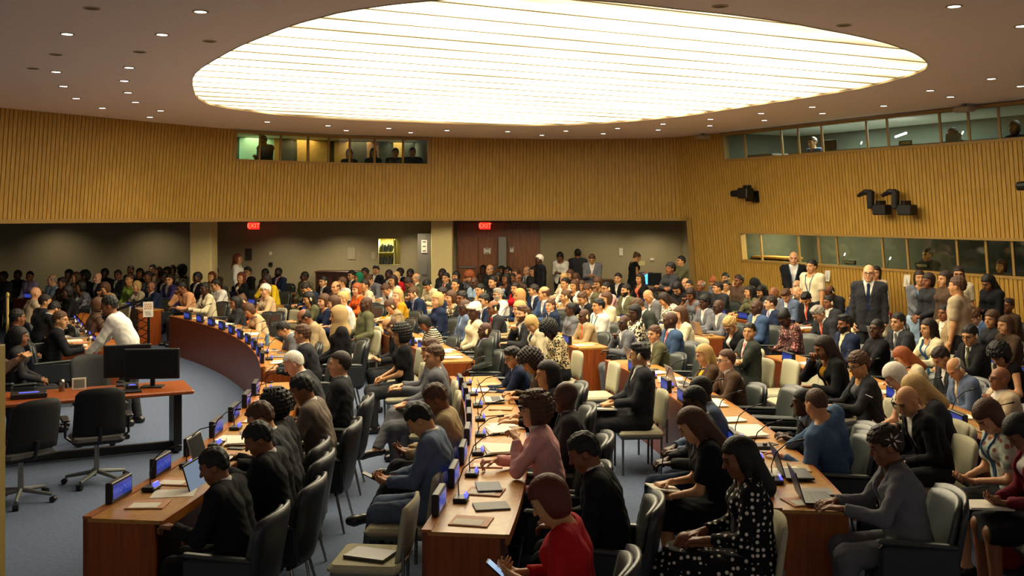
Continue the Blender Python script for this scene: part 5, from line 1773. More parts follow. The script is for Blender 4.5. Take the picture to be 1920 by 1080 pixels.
# ------------------------------------------------------------------ podium on the left
P0, P1 = Vector((-5.80, 15.15, 0)), Vector((-8.35, 20.0, 0))
pd = (P1 - P0); plen = pd.length; prz = atan2(pd.y, pd.x)      # local x along the desk, local -y towards the delegates
pod = empty('podium_desk', (P0.x, P0.y, 0), prz); tag(pod, 'long wooden podium desk facing the delegates, crowded with papers and microphones', 'desk')
def pl(x, y): return P0.x + x * cos(prz) - y * sin(prz), P0.y + x * sin(prz) + y * cos(prz)
b = MB(); b.box(plen / 2, .62, .72, plen, .72, .04, bev=.006); b.build('desktop', M_DESKTOP, pod)
b = MB(); b.box(plen / 2, .13, .775, plen, .26, .035, bev=.006); b.build('front_ledge', M_DESKEDGE, pod)
b = MB(); b.box(plen / 2, .03, .38, plen, .04, .755); b.build('front_panel', M_DESKFRONT, pod)
for x in (.025, plen - .025):
    b = MB(); b.box(x, .51, .38, .05, .92, .755); b.build('end_panel', M_DESKFRONT, pod)
for i in range(7):
    x, y = pl(.35 + i * .72, .36); o = mic(x, y, prz); o.location.z = .7405
    o.scale = (1.15, 1.15, 1.25); later(o, 'gooseneck microphone on the podium desk', y, 'microphone', 'podium microphones', '{o} from near end')
    x, y = pl(.5 + i * .68, .62); o = link('paper_stack', PAPERS, M_WHITE); o.location = (x, y, .7405); o.rotation_euler = (0, 0, prz + .2 * (i % 3 - 1)); later(o, 'stack of white papers on the podium desk', y, 'papers', 'podium papers', '{o} from near end')
    x, y = pl(.25 + i * .68, .52); o = link('folder', BROCH, M_ORANGE if i % 2 else M_GREYC); o.location = (x, y, .7405); o.rotation_euler = (0, 0, prz + .15 * i); later(o, 'thin folder on the podium desk', y, 'folder', 'podium folders', '{o} from near end')
M_TUMB = glass('tumbler_glass', (.85, .82, .75), .15, .1)
for i in range(4):
    x, y = pl(.75 + i * .9, .40); b = MB(); b.lathe(0, 0, [(.030, 0), (.038, .12), (.035, .12), (.027, .006)], 14); o = b.build('drinking_glass', M_TUMB, None, True); o.location = (x, y, .7405); later(o, 'clear drinking glass on the podium desk', y, 'glass', 'podium glasses', '{o} from near end')
for i in range(5):
    x, y = pl(.3 + i * .42, .06); b = MB(); b.box(0, 0, .05, .09, .05, .10, bev=.008); b.tube([(0, 0, .1), (0, -.02, .17)], .018, 8); o = b.build('press_microphone', M_BLACK); o.location = (x, y, .793); o.rotation_euler = (0, 0, prz)
    later(o, 'short black microphone on the podium ledge', y, 'microphone', 'ledge microphones', '{o} from near end')

# truss stand with a poster
x, y = -7.32, 20.0
st = empty('poster_stand', (x, y, 0), .45); tag(st, 'black lattice stand with a sloping top bar beside the podium', 'stand')
for dx in (-.14, .14):
    b = MB(); b.box(dx, 0, .53, .045, .045, 1.06); b.build('post', M_BLACKM, st)
b = MB()
for i in range(6):
    z0 = .08 + i * .16; b.tube([(-.14, 0, z0), (.14, 0, z0 + .16)], .009, 5); b.tube([(.14, 0, z0), (-.14, 0, z0 + .16)], .009, 5)
b.build('lattice', M_BLACKM, st)
b = MB(); b.tube([(-.62, -.02, .80), (.16, 0, 1.08)], .026, 6); b.build('top_bar', M_BLACKM, st)
b = MB(); b.box(0, 0, .012, .5, .4, .024); b.build('foot_plate', M_BLACKM, st)
po = empty('poster', (x + .16, y - .06, .86), .3); tag(po, 'white poster with orange heading taped to the black lattice stand', 'poster')
b = MB(); b.box(0, 0, 0, .19, .006, .30); b.build('sheet', M_WHITE, po)
def text(s, size, m, parent, loc, rot=(pi / 2, 0, 0), name='lettering', ext=.001, align='CENTER'):
    c = bpy.data.curves.new(name, 'FONT'); c.body = s; c.size = size; c.extrude = ext; c.align_x = align; c.align_y = 'CENTER'
    o = bpy.data.objects.new(name, c); COL.objects.link(o); c.materials.append(m)
    me = bpy.data.meshes.new_from_object(o.evaluated_get(bpy.context.evaluated_depsgraph_get())); bpy.data.objects.remove(o)
    o = link(name, me, None, parent); o.location = loc; o.rotation_euler = rot; return o
b = MB()
for k in range(3):
    for i in range(4): b.box(-.06 + i * .036 + (k % 2) * .01, -.004, .10 - k * .042, .024, .003, .028)
b.build('orange_print', M_ORANGE, po)
b = MB()
for k in range(3): b.box(-.01 + .01 * k, -.004, -.05 - k * .03, .11, .003, .012)
b.build('grey_print', M_GREYC, po)

# technicians' table, screens, chairs
tz = radians(26); tx, ty = -4.70, 11.30
def tl(x, y): return tx + x * cos(tz) - y * sin(tz), ty + x * sin(tz) + y * cos(tz)
t = empty('technician_table', (tx, ty, 0), tz); tag(t, 'orange-brown technicians table in front of the podium', 'table')
b = MB(); b.box(0, .1, .72, 2.15, .78, .045, bev=.012); b.build('tabletop', M_DESKEND, t)
for x in (-.92, .92):
    b = MB(); b.box(x, .1, .36, .09, .42, .68, bev=.01); b.build('leg', M_BLACK, t)
b = MB(); b.box(0, .1, .06, 1.9, .06, .09); b.build('base_bar', M_BLACK, t)
def monitor(x, y, z, rz, w, h, lb, lit=None):
    o = empty('computer_monitor', (x, y, z), rz); tag(o, lb, 'monitor')
    b = MB(); b.box(0, 0, .10 + h / 2, w, .035, h, bev=.008); b.build('housing', M_BLACK, o)
    b = MB(); b.box(0, -.0185, .10 + h / 2, w - .04, .003, h - .05); b.build('display', lit or M_SCREEND, o)
    b = MB(); b.box(0, .04, .08, .05, .03, .16); b.box(0, .03, .008, .24, .17, .016); b.build('foot', M_BLACK, o); return o
x, y = tl(.66, .10); monitor(x, y, .7425, tz - .35, .62, .35, 'dark computer monitor standing nearer on the technicians table')
x, y = tl(.42, .36); monitor(x, y, .7425, tz - .10, .52, .38, 'dark computer monitor behind the nearer one on the technicians table')
x, y = tl(.30, -.12); b = MB(); b.box(0, 0, .012, .44, .15, .024, bev=.004); o = b.build('keyboard', M_BLACK); o.location = (x, y, .7425); o.rotation_euler = (0, 0, tz); tag(o, 'black keyboard on the technicians table below the monitors', 'keyboard')
for xx, yy, ww, lb in ((-.62, .02, .36, 'mixing console with a bright blue display on the technicians table'), (.44, .05, .13, 'small control unit with a blue light by the keyboard')):
    x, y = tl(xx, yy); o = empty('mixing_console', (x, y, .7425), tz); b = MB(); b.box(0, 0, .03, ww, .22 if ww > .2 else .12, .06, bev=.008); b.build('housing', M_BLACK, o)
    b = MB(); b.box(0, -.03, .062, ww * .55, .04, .004); b.build('display', M_LCDB, o); tag(o, lb, 'console')
x, y = tl(-.10, .34); o = empty('photo_frame', (x, y, .7425), tz); b = MB(); b.box(0, 0, .065, .15, .012, .13); b.build('frame', M_WHITE, o); b = MB(); b.box(0, -.007, .065, .115, .003, .095); b.build('picture', mat('grey_picture', '#6f7468', .6, .3, 12), o); tag(o, 'small white-framed picture standing on the technicians table', 'frame')
x, y = tl(-.28, .30); b = MB(); b.lathe(0, 0, [(.028, 0), (.032, .01), (.032, .10), (.022, .13), (.001, .135)], 14, False); o = b.build('steel_flask', M_STEEL, None, True); o.location = (x, y, .7425); tag(o, 'rounded steel flask beside the white-framed picture', 'flask')
x, y = tl(.36, -.02); b = MB(); b.box(0, 0, .05, .10, .012, .07, M=Matrix.Rotation(radians(-30), 3, 'X')); b.tube([(-.02, 0, 0), (-.03, -.01, .05)], .006, 5); b.tube([(.02, 0, 0), (.03, -.01, .05)], .006, 5); o = b.build('desk_stand', M_GREYM); o.location = (x, y + .1, .7425); tag(o, 'small grey stand leaning beside the keyboard on the technicians table', 'stand')
for px, py, z, w, lb in ((182, 722, 1.0, tz + .05, 'black mesh office chair in front of the technicians table'), (42, 745, 1.0, tz + .5, 'black mesh office chair at the left edge of the view'), (240, 752, .70, tz + pi + .4, 'black office chair pushed in on the far side of the technicians table')):
    x, y = unp(px, py, z)
    if 'far side' in lb: x, y = tl(.15, .95)
    o = chair('O', x, y, w); tag(o, lb, 'chair')
x, y = unp(192, 690, .78); o = chair('S', x, y, radians(-62), .9); tag(o, 'sage side chair standing alone in front of the podium end', 'chair')
# posts at the left edge
b = MB(); x, y = unp(2, 655, 1.95) if False else (-3.078, 6.05); b.box(x, y, .98, .03, .16, 1.96, bev=.004); o = b.build('wooden_screen', mat('pale_wood', '#a08a4a', .5, .15, 12)); tag(o, 'pale wooden board edge standing at the far left of the view', 'screen')
x, y = unp(14, 640, .55); b = MB(); b.cyl(x, y, 0, 1.32, .028, .026, 10); b.lathe(x, y, [(.035, 1.32), (.035, 1.37), (.001, 1.40)], 10, False); o = b.build('stanchion_post', mat('brass_post', '#9a8448', .4, .1, 20, metal=.4), None, True); tag(o, 'slim pale post standing behind the office chair at far left', 'post')
# ------------------------------------------------------------------ recess at the back
M_RED_L = mat('exit_red_glow', '#d01010', .4, .02, 10, emit=(1, .02, .01), estr=.75)
M_EXIT = mat('exit_letters', '#ff5040', .4, .02, 10, emit=(1, .12, .05), estr=1.3)
for px, lb in ((476, 'red lit EXIT sign under the soffit right of the left pillar'), (909.5, 'red lit EXIT sign under the soffit right of the right pillar')):
    yy = 27.3; x = (px - 960) * yy / FPX; z = CAMH - (423.5 - HORZ) * yy / FPX
    o = empty('exit_sign', (x, yy, z)); tag(o, lb, 'exit sign')
    b = MB(); b.box(0, 0, 0, .29, .06, .19, bev=.008); b.build('housing', M_RED_L, o)
    text('EXIT', .17, M_EXIT, o, (0, -.034, 0))
    b = MB(); b.cyl(0, 0, .09, SOFF - z, .012, .012, 8); b.build('hanger', M_GREYM, o)
def rect(px0, py0, px1, py1, yy):
    """plan centre, width, centre height and height of a rectangle of the photo standing at distance yy"""
    return ((px0 + px1) / 2 - 960) * yy / FPX, (px1 - px0) * yy / FPX, CAMH - ((py0 + py1) / 2 - HORZ) * yy / FPX, (py1 - py0) * yy / FPX
YW = 27.98
def wall_sheet(name, r, m, lb, cat, marks=0, th=.012, yy=YW):
    x, w, z, h = rect(*r, yy); o = empty(name, (x, yy, z)); tag(o, lb, cat)
    b = MB(); b.box(0, 0, 0, w, th, h); b.build('sheet', m, o)
    if marks:
        b = MB()
        for k in range(marks): b.box(0, -th / 2 - .001, h * (.35 - .7 * k / max(marks - 1, 1)), w * .6, .003, h * .35 / marks)
        b.build('print', M_GREYC, o)
    return o
wall_sheet('framed_notice', (460, 466, 472, 488), mat('dark_notice', '#3d352b', .6, .3, 40), 'dark framed notice on the recess wall below the left EXIT sign', 'notice')
wall_sheet('wall_panel', (652, 464, 666, 486), mat('pale_panel', '#a59b80', .7, .06, 20), 'pale square panel on the recess wall above the dark cabinet', 'panel')
wall_sheet('wall_box', (504, 492, 511, 499), M_BLACK, 'small dark control box on the recess wall', 'control box', 0, .05)
wall_sheet('wall_box', (505, 472, 510, 478), M_WHITE, 'small pale switch plate on the recess wall', 'switch')
wall_sheet('wall_box', (1219, 484, 1226, 488), M_WHITE, 'small white box on the recess wall right of the standing woman', 'box', 0, .05)
wall_sheet('paper_notice', (1161, 465, 1168, 479), M_WHITE, 'narrow white paper notice on the recess wall at right', 'notice')
wall_sheet('wall_panel', (696, 473, 704, 486), mat('pale_panel', '#a59b80', .7, .06, 20), 'narrow pale plate on the recess wall left of the lit niche', 'panel')
# notice pillar, grey column, panelled doors
x, w, z, h = rect(783, 440, 808, 530, 27.6); b = MB(); b.box(x, 27.75, 1.1, w, .3, 2.2); o = b.build('display_board', mat('grey_board', '#6d6a62', .7, .08, 20)); tag(o, 'grey free-standing notice board left of the right pillar', 'board')
for k, r in enumerate(((790, 450, 801, 474), (791, 492, 801, 514))): wall_sheet('paper_notice', r, M_GREYC if k else M_WHITE, ('white notice pinned high on the grey board', 'brown framed notice pinned low on the grey board')[k], 'notice', 3, .012, 27.58)
x, w, z, h = rect(857, 424, 1010, 560, 27.9); b = MB()
b.box(x, 27.9, 1.25, w, .12, 2.5); struct(b.build('wall_recess_panelling', M_DOORWOOD))
for k, (a, c) in enumerate(((858, 896), (897, 934))):
    x, w, z, h = rect(a, 440, c, 560, 27.8); d = empty('door_%d' % (k + 1), (x, 27.8, 0)); struct(d)
    b = MB(); b.box(0, 0, 1.05, w - .02, .06, 2.1); b.build('leaf', M_DOORWOOD, d)
    b = MB(); b.box(0, -.06, 1.28, w * .85, .05, .05, bev=.01); b.build('push_bar', M_STEEL, d)
x, w, z, h = rect(934, 444, 950, 560, 27.4); b = MB(); b.box(x, 27.45, 1.06, w, .22, 2.12, bev=.02); o = b.build('steel_column', mat('grey_paint', '#7d7d76', .6, .06, 20)); tag(o, 'pale grey metal column beside the wooden doors', 'column')
wall_sheet('paper_notice', (907, 465, 920, 476), M_WHITE, 'white framed notice on the wooden doors below the right EXIT sign', 'notice', 2, .012, 27.72)
wall_sheet('paper_notice', (956, 463, 963, 473), M_WHITE, 'small pale notice right of the grey metal column', 'notice', 1, .012, 27.80)
# lit niche with two shelves of books
nw = nx1 - nx0; nm = (nx0 + nx1) / 2
o = empty('wall_niche', (nm, WB_Y, nz0)); tag(o, 'lit yellow-green wall niche with two shelves of dark books', 'niche')
for nmx, c in (('back', (0, .60, .37, nw, .03, .74)), ('side', (-nw / 2, .3, .37, .02, .6, .74)), ('side', (nw / 2, .3, .37, .02, .6, .74)), ('bottom', (0, .3, 0, nw, .6, .02)), ('top', (0, .3, .74, nw, .6, .02)), ('shelf', (-.09, .3, .34, nw - .2, .5, .02)), ('upright', (.12, .3, .37, .02, .5, .74))):
    b = MB(); b.box(*c); b.build(nmx, M_NICHE, o)
M_BOOK = [mat('book_%d' % k, c, .6, .2, 40) for k, c in enumerate(('#25302a', '#3a3f38', '#1d2622', '#4a4a3c'))]
for sh in (0, 1):
    for k in range(9):
        x = nm - nw / 2 + .05 + k * .040; h = (.20, .17, .22, .19)[(k + sh) % 4]; b = MB(); b.box(0, 0, h / 2, .03, .2, h, M=Matrix.Rotation(radians(12 if k % 3 == 2 else 3), 3, 'Y')); q = b.build('book', M_BOOK[(k * 3 + sh) % 4]); q.location = (x, WB_Y + .22, nz0 + .012 + sh * .34 + (.012 if k % 3 == 2 else .004))
        later(q, 'dark book on the %s shelf of the lit niche' % ('upper' if sh else 'lower'), x, 'book', 'books in the lit niche')
# dark cabinet
x, w, z, h = rect(592, 507, 690, 560, 27.3); o = empty('sideboard', (x, 27.4, 0)); tag(o, 'dark wooden sideboard against the recess wall left of the lit niche', 'cabinet')
zt = CAMH - (508 - HORZ) * 27.3 / FPX
b = MB(); b.box(0, 0, zt / 2 - .02, w - .05, .5, zt - .04); b.build('body', M_DARKWOOD, o)
b = MB(); b.box(0, 0, zt - .02, w, .58, .04, bev=.01); b.build('top', M_DARKWOOD, o)
for k in range(3):
    b = MB(); b.box((k - 1) * w * .31, -.255, zt / 2, w * .29, .02, zt - .2, bev=.004); d = b.build('door', M_DARKWOOD, o); b = MB(); b.box((k - 1) * w * .31 + .1, -.275, zt / 2 + .1, .03, .02, .10); b.build('handle', M_STEEL, d)
# control desk with a lit screen
x, w, z, h = rect(1160, 520, 1262, 580, 26.2); o = empty('control_desk', (x, 26.6, 0)); tag(o, 'dark control desk in the right part of the recess', 'desk')
b = MB(); b.box(0, 0, .74, w, .6, .04); b.build('desktop', M_DARKWOOD, o)
for sx in (-1, 1):
    b = MB(); b.box(sx * (w / 2 - .03), 0, .36, .04, .55, .72); b.build('side_panel', M_DARKWOOD, o)
M_BLUES = mat('blue_desktop_glow', '#2060c0', .3, .3, 4, emit=(.06, .30, 1.), estr=1.5)
xx = (1209 - 960) * 26.5 / FPX; monitor(xx, 26.65, .76, .1, .46, .34, 'computer monitor with a bright blue picture in the recess', M_BLUES)
xx = (1229 - 960) * 26.3 / FPX; monitor(xx, 26.45, .76, -.2, .36, .34, 'dark computer monitor right of the blue-lit one in the recess')
b = MB(); b.box(0, 0, 0, .16, .006, .12); q = b.build('paper_sheet', mat('cream_sheet', '#c8b988', .7, .05, 20)); q.location = ((1203 - 960) * 26.3 / FPX, 26.25, CAMH - 93 * 26.3 / FPX); tag(q, 'cream sheet held up by the standing woman in the black dress', 'paper')
b = MB(); b.box(0, 0, .5, .5, .45, 1.0, bev=.01); q = b.build('dark_lectern', M_DARKWOOD); q.location = ((1134 - 960) * 26.6 / FPX, 26.9, 0); tag(q, 'small dark wooden cabinet behind the man reading his phone', 'cabinet')
# ------------------------------------------------------------------ right wall: notices, cameras
M_SYM = mat('symbol_ink', '#4a4438', .7, .05, 20)
for px, py, lb in ((1554, 517, 'white accessibility notice on the slatted wall beside the man in the polo shirt'), (1622, 523, 'white accessibility notice half hidden by the bald man in grey'), (1698, 526, 'white accessibility notice on the slatted wall left of the standing women')):
    i = widx(px); s_ = (HORZ - 0, ) ; z = 1.35
    for _ in range(3):
        q = wpt(i, z, -.02); z = CAMH - (py - HORZ) * q[1] / FPX
        i = min(range(I_END, nW), key=lambda j: abs(proj(*wpt(j, z, -.02)[:2], z)[0] - px))
    q = wpt(i, z, -.02); nn = wnorm(i); rz = atan2(nn[1], nn[0]) - pi / 2
    o = empty('paper_notice', q, rz); o.rotation_euler = (math.atan(-LEAN), 0, rz); tag(o, lb, 'notice')
    b = MB(); b.box(0, 0, 0, .15, .006, .24); b.build('sheet', M_WHITE, o)
    b = MB(); b.tube([(.026 * cos(t) + .012, -.005, -.055 + .026 * sin(t)) for t in [pi * .75 + i_ * 1.35 * pi / 9 for i_ in range(10)]], .0034, 5)
    b.tube([(.0, -.005, .005), (.002, -.005, -.03), (.026, -.005, -.032), (.036, -.005, -.065)], .004, 5); b.lathe(.0, -.005, [(.001, .010), (.007, .014), (.007, .020), (.001, .025)], 8, False); b.build('wheelchair_symbol', M_SYM, o)
def on_wall(px, py, out):
    z = CAMH
    i = widx(px)
    for _ in range(4):
        q = wpt(i, z, -out); z = CAMH - (py - HORZ) * q[1] / FPX
        i = min(range(I_END, nW), key=lambda j: abs(proj(*wpt(j, z, -out)[:2], z)[0] - px))
    nn = wnorm(i); return wpt(i, z, -out), atan2(nn[1], nn[0]) - pi / 2
M_VIOLET = mat('violet_lens_glow', '#6a60c0', .3, .02, 10, emit=(.45, .4, 1.), estr=1.4)  # camera lens discs are given a violet glow of their own
def wallcam(px, py, lb, flip=1):
    q, rz = on_wall(px, py, .28); o = empty('wall_camera', q, rz); tag(o, lb, 'camera')
    b = MB(); b.box(0, 0, 0, .34, .22, .24, bev=.02); b.build('body', M_BLACK, o)
    b = MB(); b.tube([(-.17, -.02, 0), (-.40, -.05, -.01)], [.085, .075], 12); l = b.build('lens_barrel', M_BLACK, o)
    b = MB(); b.tube([(-.40, -.05, -.01), (-.405, -.05, -.01)], .05, 12); b.build('lens', M_VIOLET, l)
    b = MB(); b.box(.06, 0, .15, .16, .14, .06, bev=.01); b.build('top_handle', M_BLACK, o)
    b = MB(); b.box(.04, .16, -.16, .12, .26, .06); b.box(.04, .27, -.08, .2, .05, .26); b.build('wall_bracket', M_BLACK, o)
    return o
wallcam(1398, 362, 'black broadcast camera on a bracket at the left of the right-hand wall')
wallcam(1952, 347, 'black broadcast camera cut by the right edge of the view')
for px, py, lb in ((1640, 380, 'black remote camera arm with a box below, left one of the pair'), (1690, 380, 'black remote camera arm with a box below, right one of the pair')):
    q, rz = on_wall(px, py, .25); o = empty('remote_camera', q, rz); tag(o, lb, 'camera')
    b = MB(); b.box(-.10, 0, .06, .12, .12, .36, bev=.02); b.build('arm', M_BLACK, o)
    b = MB(); b.tube([(-.10, 0, .20), (-.24, -.02, .21), (-.40, -.03, .14)], [.06, .06, .035], 8); b.build('head', M_BLACK, o)
    b = MB(); b.box(.16, .02, -.14, .32, .20, .20, bev=.015); b.build('power_box', M_BLACK, o)
    b = MB(); b.tube([(-.10, 0, -.08), (-.04, 0, -.14), (.05, .01, -.14)], .03, 8); b.build('elbow', M_BLACK, o)
    b = MB(); b.box(.0, .17, .0, .10, .20, .08); b.build('wall_bracket', M_BLACK, o)
for px, py, z in ((1317, 256, 4.6), (1810, 206, 4.6)):
    q, rz = on_wall(px, py, .25); o = empty('ceiling_projector', (q[0], q[1], CEIL - .07), rz); b = MB(); b.box(0, 0, -.02, .34, .22, .09, bev=.02); b.build('body', mat('beige_plastic', '#a89880', .5, .06, 30), o); b = MB(); b.cyl(0, 0, .02, .07, .04, .04, 10); b.build('mount', M_GREYM, o)
    later(o, 'small pale speaker box hung under the ceiling over the right wall', px, 'speaker', 'speaker boxes at the right wall')
# ------------------------------------------------------------------ behind the booth windows
def behind(px, py, out):
    i = widx(px); z = CAMH; ok = 0
    for _ in range(4):
        q = wpt(i, z, out); z = CAMH - (py - HORZ) * q[1] / FPX
        i = min(range(nW), key=lambda j: abs(proj(*wpt(j, z, out)[:2], z)[0] - px))
    nn = wnorm(i); return wpt(i, z, out), atan2(nn[1], nn[0]) - pi / 2
def booth_person(px, py, out, sex, sk, hair, outfit, posekey, lb, turn=0.):
    p = dict(POSES[posekey]); p['hy'] = 0
    b = skel(posekey + '0', p, sex); s = b['s']
    q, rz = behind(px, py, out); rz += pi + turn
    c, n_ = cos(rz), sin(rz); h = s.Hc
    o = bpy.data.objects.new('person', body_mesh(b)); COL.objects.link(o); o.rotation_euler = (0, 0, rz)
    o.location = (q[0] - h[0] * c + h[1] * n_, q[1] - h[0] * n_ - h[1] * c, q[2] - h[2])
    for i, m in ((0, skin(sk)), (2, lips(sk))): o.material_slots[i].link = 'OBJECT'; o.material_slots[i].material = m
    P, d = outfit_parts(outfit, sex, False)
    for nm, kind, col in P: link(nm, garment(b, kind), cloth(col), o, True)
    if hair[0] != 'b':
        c = link('hair', hair_mesh(hair[0]), hairm(hair[1]), o, True); c.matrix_local = Matrix.Translation(Vector(s.Hc)) @ Matrix([list(r) for r in s.Fh]).to_4x4()
    tag(o, lb, 'person', 'people behind the booth windows')
booth_person(492, 264, 1.0, 'm', 4, 'sk', 'R:charcoal', 'ph', 'person in dark clothes standing before the green-lit wall in the back window', -1.2)
for px, py, hr, lb in ((653, 289, 'mn', 'person with brown bob low in the back window, leftmost of four heads'), (703, 287, 'lk', 'person with long black hair low in the back window'), (744, 287, 'sk', 'person with short black hair before a gold screen in the back window'), (776, 286, 'sd', 'person in dark top at the right end of the back window')):
    booth_person(px, py, .8, 'f' if hr[0] in 'ml' else 'm', 3, hr, 'R:charcoal', 'lp', lb)
booth_person(1524, 268, .7, 'm', 3, 'sn', 'S:blue', 'dk', 'person in blue shirt lit by a laptop in the upper right booth')
booth_person(1786, 252, .8, 'm', 4, 'sk', 'R:black', 'lp', 'person in black with dark hair in the upper right booths')
booth_person(1905, 240, .8, 'f', 4, 'mk', 'R:black', 'lp', 'person in black at the far right of the upper booths')
booth_person(1742, 478, 1.0, 'm', 3, 'sn', 'R:charcoal', 'dk', 'person seated behind the FRENCH sign in the lower booth')
booth_person(1876, 500, 1.0, 'f', 3, 'mn', 'R:charcoal', 'lp', 'person seated in the lower booth at the far right')
M_GOLD = mat('gold_screen', '#a8833c', .6, .3, 9); M_DARKP = mat('dark_fret', '#3c3c30', .6, .5, 60); M_GREEN = mat('green_lit_wall', '#9cd0b4', .8, .04, 8)  # green light on the gallery wall is put into its base colour
for a, c, m in ((449, 511, M_GREEN), (513, 525, M_GOLD), (526, 533, M_DARKP), (534, 552, M_DARKP), (554, 576, M_GOLD), (582, 621, M_GOLD), (628, 650, M_GOLD), (652, 686, M_DARKP), (688, 708, mat('rose_screen', '#8f6a4c', .6, .3, 9)), (712, 734, M_DARKP), (736, 753, M_GOLD), (756, 786, M_DARKP), (788, 799, M_GOLD)):
    qa, rz = behind(a, 270, 1.95); qc, _ = behind(c, 270, 1.95)
    w = hypot(qc[0] - qa[0], qc[1] - qa[1]); b = MB(); b.box(0, 0, 0, w, .03, 1.1); o = b.build('decorative_screen', m); o.location = ((qa[0] + qc[0]) / 2, (qa[1] + qc[1]) / 2, 4.12); o.rotation_euler = (0, 0, atan2(qc[1] - qa[1], qc[0] - qa[0]))
    later(o, {'gold_screen': 'gold decorative panel', 'dark_fret': 'dark patterned panel', 'green_lit_wall': 'green-lit wall panel', 'rose_screen': 'rosy brown panel'}[m.name] + ' behind the back window', a, 'panel', 'panels behind the back window')
M_SIGNW = mat('booth_sign_letters', '#c9bf9c', .6, .05, 20)
for px, py, wd in ((1594, 492, 'ENGLISH'), (1726, 498, 'FRENCH'), (1700, 268, 'CHINESE')):
    q, rz = behind(px, py, .22); o = empty('booth_sign', q, rz); tag(o, 'dark booth sign reading %s behind the window' % wd, 'sign', 'language signs in the booths')
    b = MB(); b.box(0, 0, 0, .30, .03, .09); b.build('plate', M_BLACK, o)
    text(wd, .066, M_SIGNW, o, (0, -.018, 0))
for up, lst in ((1, ((1437, 290, 60), (1570, 283, 170), (1720, 272, 200), (1860, 262, 160))), (0, ((1440, 480, 110), (1590, 500, 140), (1725, 508, 160), (1870, 518, 140)))):
    for px, py, w in lst:
        q, rz = behind(px, py, .55); wm = w * q[1] / FPX * 1.25; o = empty('booth_counter', q, rz)
        b = MB(); b.box(0, 0, -.02, wm, .55, .04); b.build('counter_top', M_DESKTOP if not up else M_GREYC, o)
        b = MB(); b.box(0, .2, -.20, wm * .9, .03, .32); b.build('apron', M_DARKWOOD, o)
        later(o, 'narrow counter inside the %s booth row' % ('upper' if up else 'lower'), px, 'counter', 'booth counters')
for px, py, out, w, h, lb in ((1558, 274, .7, .40, .24, 'dark monitor in the upper right booths beside the man in blue'), (1790, 262, .6, .34, .22, 'dark monitor in the upper right booths before a dark figure')):
    q, rz = behind(px, py, out); o = monitor(q[0], q[1], q[2] - .2, rz + pi, w, h, lb)
for px, py, lb in ((1613, 276, 'thin lit desk lamp in the upper booths right of the monitor'), (1582, 484, 'thin lit desk lamp left of the ENGLISH sign'), (1666, 492, 'thin lit desk lamp left of the FRENCH sign'), (1800, 258, 'thin lit desk lamp in the upper booths at right')):
    q, rz = behind(px, py, .45); o = empty('desk_lamp', (q[0], q[1], q[2] - .08), rz); b = MB(); b.tube([(0, 0, -.06), (0, 0, .02), (.05, 0, .14)], .007, 6); b.build('stem', M_STEEL, o)
    b = MB(); b.tube([(.05, 0, .14), (.08, 0, .19)], .012, 6); b.build('bulb', mat('lamp_white', '#ffffff', .4, .0, 10, emit=(.9, .95, 1), estr=4.), o); tag(o, lb, 'lamp')
q, rz = behind(1689, 253, .9); b = MB(); b.tube([(-.14, 0, -.03), (.14, 0, .03)], .022, 8); o = b.build('tube_lamp', mat('tube_white', '#ffffff', .4, .0, 10, emit=(.8, .85, 1), estr=5.)); o.location = q; o.rotation_euler = (0, 0, rz); tag(o, 'short glowing tube lamp in the upper booths above the CHINESE sign', 'lamp')
# ------------------------------------------------------------------ light, camera, look
def area(name, loc, sx, sy, power, col, rot=(0, 0, 0)):
    l = bpy.data.lights.new(name, 'AREA'); l.shape = 'RECTANGLE'; l.size = sx; l.size_y = sy; l.energy = power; l.color = col
    o = bpy.data.objects.new(name, l); COL.objects.link(o); o.location = loc; o.rotation_euler = rot
    return o
def spot(name, loc, power, col, ang=80, blend=.6, target=None):
    l = bpy.data.lights.new(name, 'SPOT'); l.energy = power; l.color = col; l.spot_size = radians(ang); l.spot_blend = blend; l.shadow_soft_size = .08
    o = bpy.data.objects.new(name, l); COL.objects.link(o); o.location = loc
    if target: o.rotation_euler = (Vector(target) - Vector(loc)).to_track_quat('-Z', 'Y').to_euler()
    return o
WARM = (1, .84, .58)
for x, y, p in ((-6.2, 26.9, 16), (-4.6, 26.9, 30), (-2.6, 27.0, 26), (2.6, 27.1, 7), (3.8, 27.1, 16)):   # unseen lamps assumed in the recess soffit to light its wall
    spot('unseen_recess_lamp', (x, y, SOFF - .02), p * 2.1, WARM, 120, .9, (x, y + .5, 0))
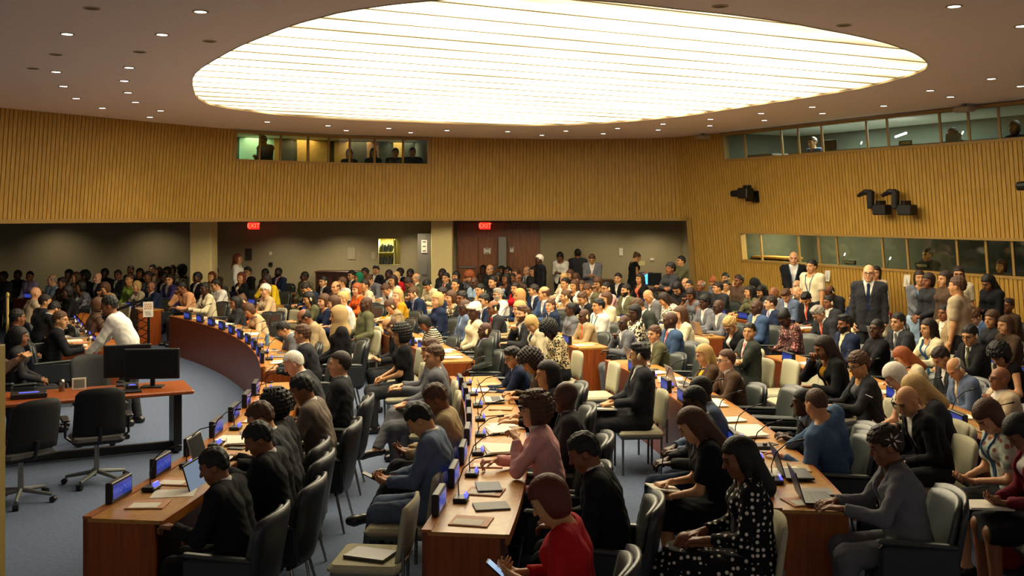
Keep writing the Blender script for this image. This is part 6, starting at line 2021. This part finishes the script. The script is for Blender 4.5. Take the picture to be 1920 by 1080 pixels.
for px, p, c in ((475, 8, (.75, 1, .8)), (545, 4, WARM), (620, 5, WARM), (700, 4, WARM), (770, 4, (.95, .95, .8))):                     # gallery behind the back window
    i = widx(px); q = wpt(i, CEIL - .02, 1.75)
    area('gallery_lamp', q, .6, .6, p, c)
for px, p in ((1475, 34), (1560, 22), (1635, 26), (1730, 2), (1850, 2)):
    i = widx(px); q = wpt(i, CEIL - .02, 1.2); area('upper_booth_lamp', q, .5, .5, p, (.78, .95, 1.))
for px, p in ((1420, 60), (1500, 34), (1590, 1.5), (1720, 1.5), (1850, 1.5)):
    i = widx(px); q = wpt(i, LB1 + .28, 1.1); area('lower_booth_lamp', q, .5, .5, p, (1, .95, .7))

for x in (-15.5, -12.5, -9.8):  # unseen lamps added to lift the dark left part of the recess
    spot('unseen_recess_lamp', (x, 26.9, SOFF - .02), 26, WARM, 130, .9, (x, 27.6, 0))
area('niche_lamp', (nm - .05, WB_Y + .18, nz1 - .03), nw * .6, .2, 7, (1, .95, .6))
for s in DL_ON.split():                         # a soft lamp in every lit downlight
    px, py = map(float, s.split(',')); x, y = unp(px, py, CEIL)
    spot('downlight_lamp', (x, y, CEIL - .03), 34, (1, .86, .66), 100, .8)

w = bpy.data.worlds.new('world'); SC.world = w; w.use_nodes = True
w.node_tree.nodes['Background'].inputs[0].default_value = (.95, .85, .75, 1); w.node_tree.nodes['Background'].inputs[1].default_value = .21

cam = bpy.data.cameras.new('camera'); co = bpy.data.objects.new('camera', cam); COL.objects.link(co)
co.location = (0, 0, CAMH); co.rotation_euler = (pi / 2, 0, 0)
cam.sensor_width = 36; cam.lens = FPX / 1920 * 36; cam.shift_y = -(540 - HORZ) / 1920; cam.clip_start = .05; cam.clip_end = 100
SC.camera = co
vs = SC.view_settings
SC.display_settings.display_device = 'sRGB'
vs.view_transform = 'Standard'; vs.look = 'None'; vs.gamma = 1; vs.use_curve_mapping = False; vs.exposure = 1.1
cy = SC.cycles
cy.use_denoising = True; cy.max_bounces = 8; cy.diffuse_bounces = 6; cy.glossy_bounces = 2; cy.transmission_bounces = 3; cy.transparent_max_bounces = 6
cy.sample_clamp_indirect = 4; cy.caustics_reflective = False; cy.caustics_refractive = False
number_labels()
